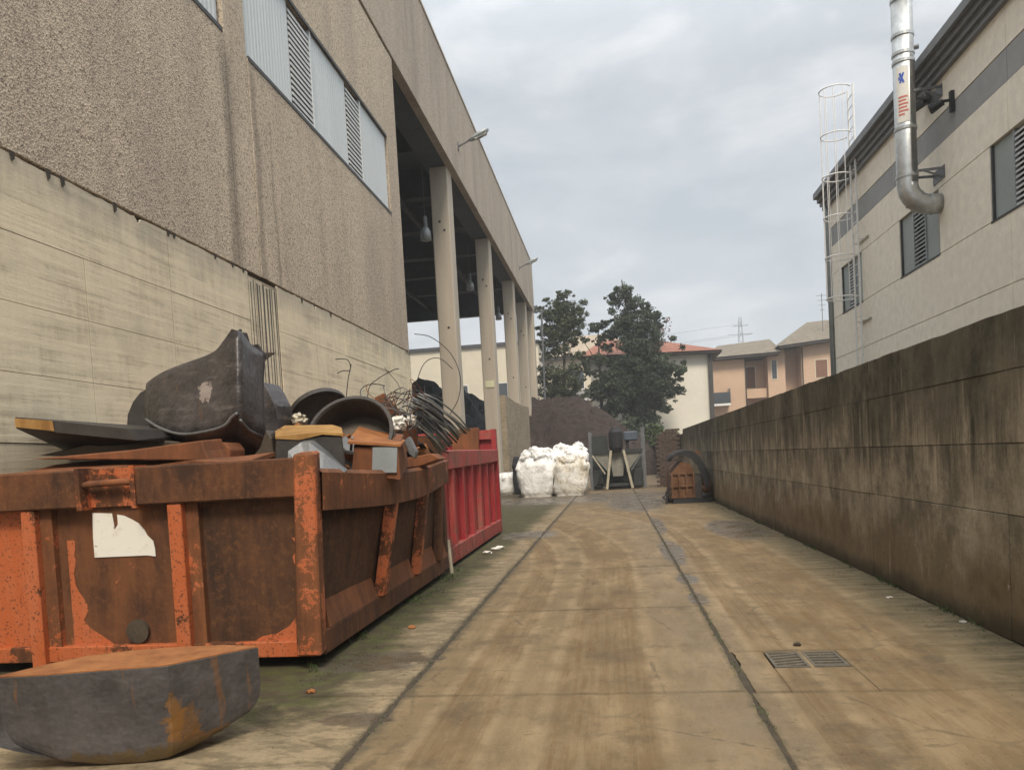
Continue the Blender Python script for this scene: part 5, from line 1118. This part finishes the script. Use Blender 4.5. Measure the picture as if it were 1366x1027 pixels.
# ================================================================== HEAPS
def heap(name, mat, label, cat, pts, x0, x1, y0, y1, n, amp, seed):
    """surface whose crest follows pts: (x, y, height, radius)"""
    rows_ = []
    for j in range(n + 1):
        row = []
        for i in range(n + 1):
            x = x0 + (x1 - x0) * i / n; y = y0 + (y1 - y0) * j / n; h = 0
            for (cx, cy, hh, r) in pts:
                d = math.hypot(x - cx, (y - cy)) / r; h = max(h, hh * max(0, 1 - d) if d > 0.25 else hh * (0.75 + (0.0625 - d * d)*2))
            if h > 0: h += amp * noise.fractal(Vector((x * 0.8, y * 0.8, seed)), 1, 2, 4) + amp * 0.35 * noise.noise(Vector((x * 5, y * 5, seed)))
            row.append((x, y, h - 0.03))
        rows_.append(row)
    return tag(MB().grid(rows_).build(name, mat, None, kind='stuff'), label, cat)
heap('spoil_heap', 'heap', 'wide heap of dark brown metal turnings at the end of the alley', 'heap',
     [(-4.6, 52, 6.1, 7.5), (-3.0, 51.5, 6.2, 6.6), (-1.5, 51, 5.2, 6), (-7.5, 52, 6.2, 7), (0.3, 50.5, 3.6, 4.5), (2.0, 50.5, 2.2, 3)], -12, 5, 43.5, 57.5, 110, 0.35, 2)
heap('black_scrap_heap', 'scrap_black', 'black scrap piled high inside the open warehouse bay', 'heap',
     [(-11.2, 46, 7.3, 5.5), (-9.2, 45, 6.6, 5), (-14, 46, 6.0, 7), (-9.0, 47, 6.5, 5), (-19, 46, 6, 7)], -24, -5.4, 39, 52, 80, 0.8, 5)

# ================================================================== TREES
def leaves(clumps, per, size, seed):
    r_ = np.random.default_rng(seed); V = []; cc_ = []
    for (c, rad, sq) in clumps:
        cc_.append((c, rad * 0.80, sq * 0.95))
        for k in range(9):
            an = r_.random() * 6.283; ro = rad * (0.75 + 0.6 * r_.random())
            cc_.append(((c[0] + math.cos(an) * ro, c[1] + math.sin(an) * ro, c[2] + rad * (r_.random() - 0.45) * 1.3), rad * (0.16 + 0.22 * r_.random()), 0.45 + 0.5 * r_.random()))
    clumps = cc_
    for (c, rad, sq) in clumps:
        n = int(per * rad ** 2)
        d = r_.normal(size=(n, 3)); d /= np.linalg.norm(d, axis=1)[:, None]
        rr_ = rad * (0.25 + 0.75 * r_.random(n) ** 0.55) * (1 + 0.35 * np.sin(d[:, 0] * 5 + c[0]) * np.sin(d[:, 2] * 6 + c[2] * 2))
        p = np.array(c) + d * rr_[:, None] * np.array([1, 1, sq])
        u = r_.normal(size=(n, 3)); u[:, 2] += 0.3; u /= np.linalg.norm(u, axis=1)[:, None]
        w = np.cross(u, r_.normal(size=(n, 3))); w /= np.linalg.norm(w, axis=1)[:, None]
        s_ = size * (0.5 + r_.random(n))[:, None]
        q = np.stack([p - u * s_ - w * s_ * 0.35, p + u * s_ * 0.2 - w * s_ * 0.6, p + u * s_ * 1.1, p + w * s_ * 0.6], 1); V.append(q.reshape(-1, 3))
    V = np.concatenate(V); n = len(V) // 4
    return V, np.arange(n * 4).reshape(n, 4)
def tree(name, label, cat, base, limbs, clumps, per, size, mat, seed, group=None, trunk_r=0.22):
    t = thing(name, label, cat, base, group)
    for i, l in enumerate(limbs):
        k = len(l); MB().tube(spline(l, 4), [ (trunk_r if i == 0 else trunk_r * 0.4) * (1 - 0.8 * j / ((k - 1) * 4)) for j in range((k - 1) * 4 + 1)], 7).build('trunk' if i == 0 else 'limb', 'bark', t, smooth=True)
    V, F = leaves(clumps, per, size, seed)
    me = bpy.data.meshes.new('crown'); me.from_pydata((V - np.array(base)).tolist(), [], F.tolist()); me.materials.append(M[mat])
    o = bpy.data.objects.new('crown', me); C.objects.link(o); o.parent = t
    return t
TY = 60
def cl(lst, sq=0.85, j=0): return [(c, r, sq) for c, r in lst]
big = [((1.47,60,13.75), 0.75), ((0.82,60.4,13.09), 0.8), ((2.16,59.8,12.75), 0.85), ((3.03,60,12.03), 0.75), ((1.55,60.3,11.69), 1.2), ((2.73,59.6,10.86), 1.15), ((3.57,60.4,11.15), 0.8), ((1.8,60,10.08), 1.5), ((3.13,60,9.41), 1.4), ((0.82,60,10.84), 0.9),
       ((2.18,60,8.57), 1.7), ((3.61,59.7,7.98), 1.5), ((4.51,60,7.61), 0.9), ((1.02,60.4,7.9), 1.4), ((-0.07,60,6.78), 1.3), ((1.81,59.6,6.84), 1.8), ((3.33,60,6.44), 1.6), ((4.38,60.5,6.64), 0.95), ((-1.02,60,6.15), 1.1), ((0.78,59.8,5.56), 1.5), ((2.46,60,5), 1.5), ((3.71,60,5.04), 0.9), ((1.73,60,3.9), 1.2), ((2.96,60,3.48), 0.9), ((-0.18,60.2,4.73), 1.0)]
tree('cypress_tree', 'large shaggy dark evergreen tree with leaning crown, right of the other trees', 'tree', (2.2, 60, 0),
     [[(2.2, 60, 0), (2.0, 60, 4), (1.8, 60, 8), (1.6, 60, 12), (1.3, 60, 14.6)], [(2.0, 60, 4), (3.3, 60, 6.5), (4.6, 60, 8)], [(2, 60, 3.5), (0.6, 60, 6), (-0.6, 60, 7.4)], [(1.8, 60, 8), (3, 60, 10.5), (3.6, 60, 12)]], cl(big), 1900, 0.07, 'leaf', 1)
mid_ = [((-0.66,60.5,11.27), 0.55), ((-0.19,60.5,11.35), 0.45), ((-1.13,60.5,11.07), 0.4), ((-0.53,60.5,10.33), 0.55), ((-0.16,60.5,9.61), 0.6), ((-0.83,60.5,8.97), 0.45), ((0.02,60.5,8.56), 0.6), ((-1.53,60.5,7.74), 0.35), ((-0.61,60.5,7.56), 0.5)]
tree('cypress_tree', 'thin sparse evergreen with small tuft of foliage between the two bigger trees', 'tree', (-0.8, 60.5, 0),
     [[(-0.6, 60.5, 0), (-0.7, 60.5, 5), (-0.69,60.5,7.27), (-0.7,60.5,9.3), (-0.66,60.5,11.27)], [(-0.76,60.5,8.15), (0.05,60.5,9.25), (0.46,60.5,10.49)], [(-0.76,60.5,8.15), (-1.33,60.5,9.35), (-1.76,60.5,10.08)]], cl(mid_), 1500, 0.07, 'leaf', 2, trunk_r=0.16)
lft = [((-3.01,57,13.17), 0.45), ((-3.38,57,12.44), 0.7), ((-2.51,57,12.15), 0.7), ((-1.98,57,11.89), 0.45), ((-3.85,57,11.82), 0.7), ((-3.11,57,11.32), 0.9), ((-2.24,57,11.04), 0.75), ((-4.24,57,10.76), 0.7), ((-3.49,57,10.37), 0.9), ((-2.62,57,10.08), 0.8), ((-4.4,57,9.78), 0.6), ((-3.66,57,9.28), 0.7), ((-4.45,57,8.9), 0.45),
       ((-4.19,57,7.56), 0.8), ((-3.33,57,7.17), 1.0), ((-2.41,57,7.77), 0.6), ((-4.04,57,6.34), 0.9), ((-3.05,57,6.05), 0.9), ((-4.99,57,7.18), 0.5), ((-3.64,57,5.43), 0.8), ((-2.14,57,8.73), 0.4), ((-4.72,57,12.22), 0.35)]
tree('cypress_tree', 'airy evergreen with see-through crown beside the warehouse corner', 'tree', (-3.2, 57, 0),
     [[(-3.2, 57, 0), (-3.2, 57, 4), (-3.37,57,6.29), (-3.17,57,9.03), (-3.17,57,11.22), (-2.95,57,13.28)], [(-3.2,57,8.48), (-3.84,57,9.9), (-4.21,57,11.3)], [(-3.17,57,9.03), (-2.5,57,10.35), (-2.1,57,11.68)]], [(c, r * 1.2, s) for c, r, s in cl(lft)], 1500, 0.07, 'leaf_olive', 3, trunk_r=0.17)
tree('pink_leaved_tree', 'small bare reddish twigs showing right of the big evergreen crown', 'tree', (4.2, 64, 0),
     [[(4.2, 64, 0), (3.47,64,5.19), (4,64,8.81), (4.48,64,11.2)], [(4.03,64,9.41), (4.58,64,10.89), (4.94,64,12.13)], [(4.06,64,10.02), (4.95,64,11.16)]], cl([((4.48,64,11.2), 0.6), ((4.81,64,11.9), 0.4), ((4.2,64,10.31), 0.6)]), 170, 0.08, 'twig_red', 4, trunk_r=0.09)
tree('shrub', 'dark brown bush below the big evergreen at the end of the heap', 'shrub', (1.6, 55, 0), [[(1.6, 55, 0), (1.6, 55, 1), (1.7, 55, 2)]],
     cl([((0.99,55,3.3), 0.7), ((1.75,55,2.89), 0.8), ((2.59,55,3), 0.7), ((2.03,55,2.08), 0.9), ((2.96,55,2.03), 0.7)]), 420, 0.10, 'leaf', 5, trunk_r=0.06)
tree('shrub', 'bright green shrub at the foot of the ivory house', 'shrub', (3.3, 50, 0), [[(3.3, 50, 0), (3.2, 50, 1), (3.2, 50, 2)]],
     cl([((2.92,50,2.81), 0.55), ((3.27,50,2.22), 0.6), ((2.6,50,2.07), 0.6), ((3.58,50,1.82), 0.5)]), 420, 0.09, 'leaf_bush', 6, trunk_r=0.05)
tree('shrub', 'low olive bush at the foot of the airy evergreen', 'shrub', (-4.2, 57.5, 0), [[(-4.2, 57.5, 0), (-4.2, 57.5, 3), (-4.2, 57.5, 5)]],
     cl([((-5.19,57.5,6.46), 0.6), ((-4.67,57.5,5.59), 0.7), ((-5.36,57.5,5.35), 0.6)]), 380, 0.10, 'leaf_olive', 7, trunk_r=0.06)

# ================================================================== HOUSES
def window(par, x0, x1, y, z0, z1, frame='white_paint', pane='glass', shut=None):
    t_ = 0.08
    w = MB().box(x0, x1, y - 0.04, y - 0.002, z0, z0 + t_).box(x0, x1, y - 0.04, y - 0.002, z1 - t_, z1).box(x0, x0 + t_, y - 0.04, y - 0.002, z0 + t_, z1 - t_).box(x1 - t_, x1, y - 0.04, y - 0.002, z0 + t_, z1 - t_).build('window', frame, par)
    box('pane', pane, w, x0 + t_, x1 - t_, y - 0.02, y - 0.003, z0 + t_, z1 - t_); return w
h1 = thing('ivory_house', 'blank ivory house wall with red tiled roof right of the evergreens', 'house', (5, 66, 0))
hx = 7.95
box('wall', 'house_white', h1, -1.5, hx, 64, 76, 0, 9.32)
MB().hexa([(-2.3, 63.2, 9.30), (8.95, 63.2, 8.98), (8.95, 77, 8.98), (-2.3, 77, 9.3), (-2.3, 63.2, 9.45), (8.95, 63.2, 9.14), (8.95, 77, 9.14), (-2.3, 77, 9.45)]).build('eave', 'eave', h1)
MB().add([(-2.3, 63.1, 9.46), (9.0, 63.1, 9.16), (9.0, 77, 9.16), (-2.3, 77, 9.46), (3.3, 69, 11.3), (-0.6, 69, 11.4)], [(0, 1, 4, 5), (1, 2, 4), (2, 3, 5, 4), (3, 0, 5)]).build('roof', 'tile_red', h1, fix=True)
box('downpipe', 'eave', h1, hx - 0.02, hx + 0.3, 63.7, 63.95, 0, 8.97)
h2 = thing('peach_house', 'peach apartment block with grey tiled roofs and recessed balcony behind the boundary wall', 'house', (15, 78, 0))
PY = 76
px = [9.6, 12.9, 15.0, 16.6, 18.0, 23.5]
box('wall', 'house_peach', h2, px[0], px[1], PY, PY + 9, 0, 9.7); box('wall', 'house_peach', h2, px[1], px[2], PY + 2.2, PY + 9, 0, 9.7)
box('wall', 'house_peach', h2, px[2], px[3], PY + 0.4, PY + 9, 0, 10.6); box('wall', 'house_peach', h2, px[3], px[4], PY + 2.0, PY + 9, 0, 10.6); box('wall', 'house_peach', h2, px[4], px[5], PY, PY + 9, 0, 10.8)
MB().hexa([(9.0, PY - 0.9, 9.7), (15.9, PY - 0.9, 9.85), (15.9, PY + 9, 9.85), (9.0, PY + 9, 9.7), (9.0, PY - 0.9, 9.92), (15.9, PY - 0.9, 10.07), (15.9, PY + 9, 10.07), (9.0, PY + 9, 9.92)]).build('eave', 'eave', h2)
MB().hexa([(15.92, PY - 1.0, 10.35), (24, PY - 1.0, 10.95), (24, PY + 9, 10.95), (15.92, PY + 9, 10.35), (15.92, PY - 1.0, 10.57), (24, PY - 1.0, 11.17), (24, PY + 9, 11.17), (15.92, PY + 9, 10.57)]).build('eave', 'eave', h2)
MB().add([(8.9, PY - 1, 9.93), (16.1, PY - 1, 10.08), (16.1, PY + 9, 10.08), (8.9, PY + 9, 9.93), (11.0, PY + 4.5, 11.7), (16.1, PY + 4.5, 12.0)], [(0, 1, 5, 4), (1, 2, 5), (2, 3, 4, 5), (3, 0, 4)]).build('roof', 'tile_grey', h2, fix=True)
MB().add([(15.7, PY - 1.1, 10.58), (24.2, PY - 1.1, 11.18), (24.2, PY + 9, 11.18), (15.7, PY + 9, 10.58), (19.6, PY + 4, 13.3), (22.0, PY + 4, 13.4)], [(0, 1, 5, 4), (1, 2, 5), (2, 3, 4, 5), (3, 0, 4)]).build('roof', 'tile_grey', h2, fix=True)
window(h2, 13.2, 14.2, PY + 2.2, 7.0, 9.2, 'house_cream', 'shutter_brown'); window(h2, 15.3, 15.9, PY + 0.4, 7.6, 9.5, 'house_cream', 'glass'); window(h2, 19.2, 20.4, PY, 7.4, 9.2, 'house_cream', 'shutter_brown')
bc = box('balcony', 'white_paint', h2, 9.6, 11.2, PY - 1.3, PY - 0.003, 5.35, 5.55); box('railing', 'glass', bc, 9.6, 11.2, PY - 1.3, PY - 1.25, 5.55, 6.6); box('side_screen', 'glass', bc, 11.14, 11.2, PY - 1.24, PY - 0.01, 5.55, 6.95)
bc = box('balcony', 'house_peach', h2, 12.95, 14.95, PY + 0.9, PY + 2.19, 6.0, 6.9); MB().tube([(12.85, PY - 0.06, 9.7), (12.85, PY - 0.06, 3)], 0.06, 6).build('downpipe', 'eave', h2); MB().tube([(18.1, PY - 0.06, 10.4), (18.1, PY - 0.06, 3)], 0.06, 6).build('downpipe', 'eave', h2)
h3 = thing('cream_house', 'cream house with pale tiled roof half hidden behind the airy evergreen', 'house', (-1.5, 84, 0))
box('wall', 'house_cream', h3, -6.5, 2.2, 82, 92, 0, 11.9)
MB().add([(-7.3, 81.2, 11.9), (3.0, 81.2, 11.9), (3.0, 93, 11.9), (-7.3, 93, 11.9), (-3.5, 86, 14.6), (0.4, 86, 14.6)], [(0, 1, 5, 4), (1, 2, 5), (2, 3, 4, 5), (3, 0, 4), (3, 2, 1, 0)]).build('roof', 'tile_tan', h3, fix=True)
box('eave', 'eave', h3, -7.2, 2.9, 81.3, 81.9, 11.6, 11.88)
window(h3, -3.9, -2.6, 82, 8.4, 10.4); window(h3, -1.2, 0.6, 82, 8.2, 10.6, 'white_paint', 'glass')
bc = box('balcony', 'white_paint', h3, -4.6, -0.9, 80.6, 81.99, 7.1, 7.3); box('railing', 'strip_grey', bc, -4.6, -0.9, 80.6, 80.66, 7.3, 8.2)
box('side_wall', 'house_cream', h3, 2.2, 5.5, 84, 92, 0, 9)
h4 = thing('beige_factory', 'long beige flat-roofed building seen through the open warehouse bay', 'building', (-25, 95, 0))
box('wall', 'house_cream', h4, -60, -8.5, 95, 110, 0, 15.5); box('roof', 'dark_frame', h4, -60.3, -8.3, 94.7, 110.3, 15.5, 15.9)
for k in range(6): window(h4, -40 + k * 5, -37.5 + k * 5, 95, 8.5, 11)

# ================================================================== FAR SMALL THINGS
py_ = thing('electricity_pylon', 'faint lattice electricity pylon on the horizon above the grey roofs', 'pylon', (49.6, 300, 0))
bx_, by_ = 49.6, 300
for sx in (-1, 1):
    for sy in (-1, 1): MB().beam((bx_ + sx * 3, by_ + sy * 3, 0), (bx_ + sx * 0.35, by_ + sy * 0.35, 50), 0.13, 0.13).build('leg', 'steel_grey', py_)
for k in range(9):
    z0 = 18 + k * 3.4; w0 = 3 - 2.65 * z0 / 50; z1 = z0 + 3.4; w1 = 3 - 2.65 * z1 / 50
    MB().beam((bx_ - w0, by_ - w0, z0), (bx_ + w1, by_ - w1, z1), 0.14, 0.14).build('brace', 'steel_grey', py_); MB().beam((bx_ + w0, by_ - w0, z0), (bx_ - w1, by_ - w1, z1), 0.14, 0.14).build('brace', 'steel_grey', py_)
for (z, w) in ((43.6, 4.4), (46.8, 2.8)): MB().beam((bx_ - w, by_, z), (bx_ + w, by_, z), 0.2, 0.2).build('crossarm', 'steel_grey', py_)
for (dx, z, lab_) in ((-4.2, 43.4, 'lowest left power cable strung from the pylon'), (4.2, 43.4, 'lowest right power cable strung from the pylon'), (0, 47.5, 'topmost power cable strung over the pylon')):
    pts = [(bx_ + dx - 500 * t, by_ + 60 * t, z + 6 * t + 9 * (4 * (t - 0.5) ** 2 - 1) * 1.0) for t in [k / 20 for k in range(21)]]
    tag(MB().tube(pts, 0.05, 4).build('power_cable', 'steel_grey'), lab_, 'cable')
an = thing('roof_antenna', 'thin television aerial on the grey roof beside the factory corner', 'antenna', (20.33,77,11.48))
ax_, az_ = (20.33,77,11.48)[0], (20.33,77,11.48)[2]
MB().tube([(ax_, 77, 11.2), (ax_, 77, az_ + 4.0)], 0.035, 5).build('mast', 'steel_grey', an)
for k in range(4): MB().tube([(ax_ - 0.5 + 0.1 * k, 77, az_ + 3.8 - k * 0.45), (ax_ + 0.5 - 0.1 * k, 77, az_ + 3.8 - k * 0.45)], 0.02, 4).build('element', 'steel_grey', an)
pp = thing('utility_pole', 'slim grey pole standing just right of the warehouse corner', 'pole', (-4.45, 55, 0))
MB().tube([(-4.45, 55, 0), (-4.62,55,5.68), (-4.54,55,11.94)], 0.07, 8).build('shaft', 'steel_grey', pp); q_ = Vector((-4.55,55,11.84)); MB().beam(q_ + Vector((-0.45, 0, 0)), q_ + Vector((0.35, 0, 0)), 0.05, 0.05).build('crossarm', 'steel_grey', pp)

# ================================================================== SMALL THINGS ON THE GROUND
def pebble_obj(name, label, cat, p, r, mat, sq=(1, 0.8, 0.5), group=None):
    v, f = blobm((0, 0, 0), r, p[0] * 7 + p[1], sq, 0.5, 2, 1.5); o = MB().add(v, f).build(name, mat); o.location = (p[0], p[1], r * sq[2] * 0.7); return tag(o, label, cat, group)
pebble_obj('stone', 'small dark stone lying just above the drain grates', 'stone', (1.16,5.32,0), 0.028, 'dirt')
pebble_obj('brick_chip', 'small red brick chip on the mossy strip beside the orange container', 'stone', (-1.73,6.17,0), 0.035, 'rust_top')
pebble_obj('brick_chip', 'small red chip on the ground below the orange corner post', 'stone', (-1.9,4.44,0), 0.03, 'rust_top')
for (p, lab_) in (((-1.86,11.56,0), 'white plastic scrap by the near corner of the red skip'), ((-1.81,11.73,0), 'larger white plastic scrap beside the red skip'), ((-1.91,11.12,0), 'tiny white litter scrap left of the others by the red skip'),
                  ((2.27,6.87,0), 'white pebble near the middle of the right wall foot'), ((2.44,5.88,0), 'white pebble nearest the camera by the right wall')):
    pebble_obj('litter', lab_, 'litter', p, 0.022 if p[1] < 8 else 0.06, 'bag', (1.2, 0.8, 0.4))
wd_ = MB(); rw_ = random.Random(21)
for k in range(900):
    if k % 2: x = 2.485 - abs(rw_.gauss(0, 0.02)); y = 3 + 20 * rw_.random() ** 1.3
    else: x = -2.02 + rw_.gauss(0, 0.07); y = 4.9 + 4.6 * rw_.random()
    if noise.noise(Vector((x * 2, y * 1.4, 7))) < 0.08: continue
    for q in range(3):
        h = rw_.uniform(0.015, 0.06); a_ = rw_.random() * 6.28; l_ = rw_.uniform(0.005, 0.03); c_, s_ = math.cos(a_), math.sin(a_)
        wd_.add([(x - s_ * 0.003, y + c_ * 0.003, 0), (x + s_ * 0.003, y - c_ * 0.003, 0), (x + c_ * l_ + s_ * 0.003, y + s_ * l_, h * 0.7), (x + c_ * l_ * 1.8, y + s_ * l_ * 1.8, h)], [(0, 1, 2, 3)])
tag(wd_.build('weeds', 'leaf_bush', None, kind='stuff'), 'thin weeds and grass blades along the wall foot and beside the orange container', 'weeds')
# grit: nobody could count it
gm = MB(); rg = random.Random(9)
for k in range(5200):
    if rg.random() < 0.5: x = rg.gauss(2.32, 0.10); y = 2.5 + 18 * rg.random() ** 1.5
    elif rg.random() < 0.5: x = rg.gauss(-1.3, 0.12); y = 2.8 + 14 * rg.random() ** 1.5
    else: x = rg.uniform(-2.0, 2.4); y = 2.8 + 14 * rg.random() ** 1.6
    if x > 2.48: continue
    r_ = 0.0022 + (0.011 if x > 2.1 else 0.007) * rg.random() ** 3; a = rg.random() * 3; c, s_ = math.cos(a) * r_, math.sin(a) * r_
    gm.add([(x + c, y + s_, 0.0005), (x - s_, y + c, 0.0005), (x - c, y - s_, 0.0005), (x + s_, y - c, 0.0005), (x, y, r_ * 0.9)], [(0, 1, 4), (1, 2, 4), (2, 3, 4), (3, 0, 4)])
tag(gm.build('grit', 'pave', None, kind='stuff'), 'scattered grit and tiny stones over the alley paving', 'grit')
# moss tufts in the joints and at the container foot
mm_ = MB()
for k in range(3000):
    if k % 3: x = -2.0 + rg.gauss(0, 0.10); y = 3.9 + 6 * rg.random(); 
    else: x = (0.68 if rg.random() < 0.6 else -1.3) + rg.gauss(0, 0.015); y = 3 + 9 * rg.random() ** 1.4
    if noise.noise(Vector((x * 4, y * 2.2, 3))) < 0.05: continue
    h = 0.004 + 0.009 * rg.random(); a = rg.random() * 6; c, s_ = math.cos(a) * 0.004, math.sin(a) * 0.004
    mm_.add([(x - c, y - s_, 0), (x + c, y + s_, 0), (x + s_ * 1.5, y - c * 1.5, h)], [(0, 1, 2)])
tag(mm_.build('moss', 'leaf_bush', None, kind='stuff'), 'patches of moss along the container foot and the slab joints', 'moss')

# ================================================================== HAZE
hz = MB().box(-215, 215, -70, 430, -1.5, 56).build('haze', 'gap', None, kind='stuff')
hm_ = bpy.data.materials.new('haze'); hm_.use_nodes = True; t_ = hm_.node_tree; t_.nodes.clear()
o_ = t_.nodes.new('ShaderNodeOutputMaterial'); v_ = t_.nodes.new('ShaderNodeVolumePrincipled'); v_.inputs['Color'].default_value = (0.9, 0.93, 0.97, 1); v_.inputs['Density'].default_value = 0.0014
t_.links.new(v_.outputs[0], o_.inputs['Volume']); hz.data.materials.clear(); hz.data.materials.append(hm_); hz['label'] = 'thin pale winter haze hanging over the whole yard'
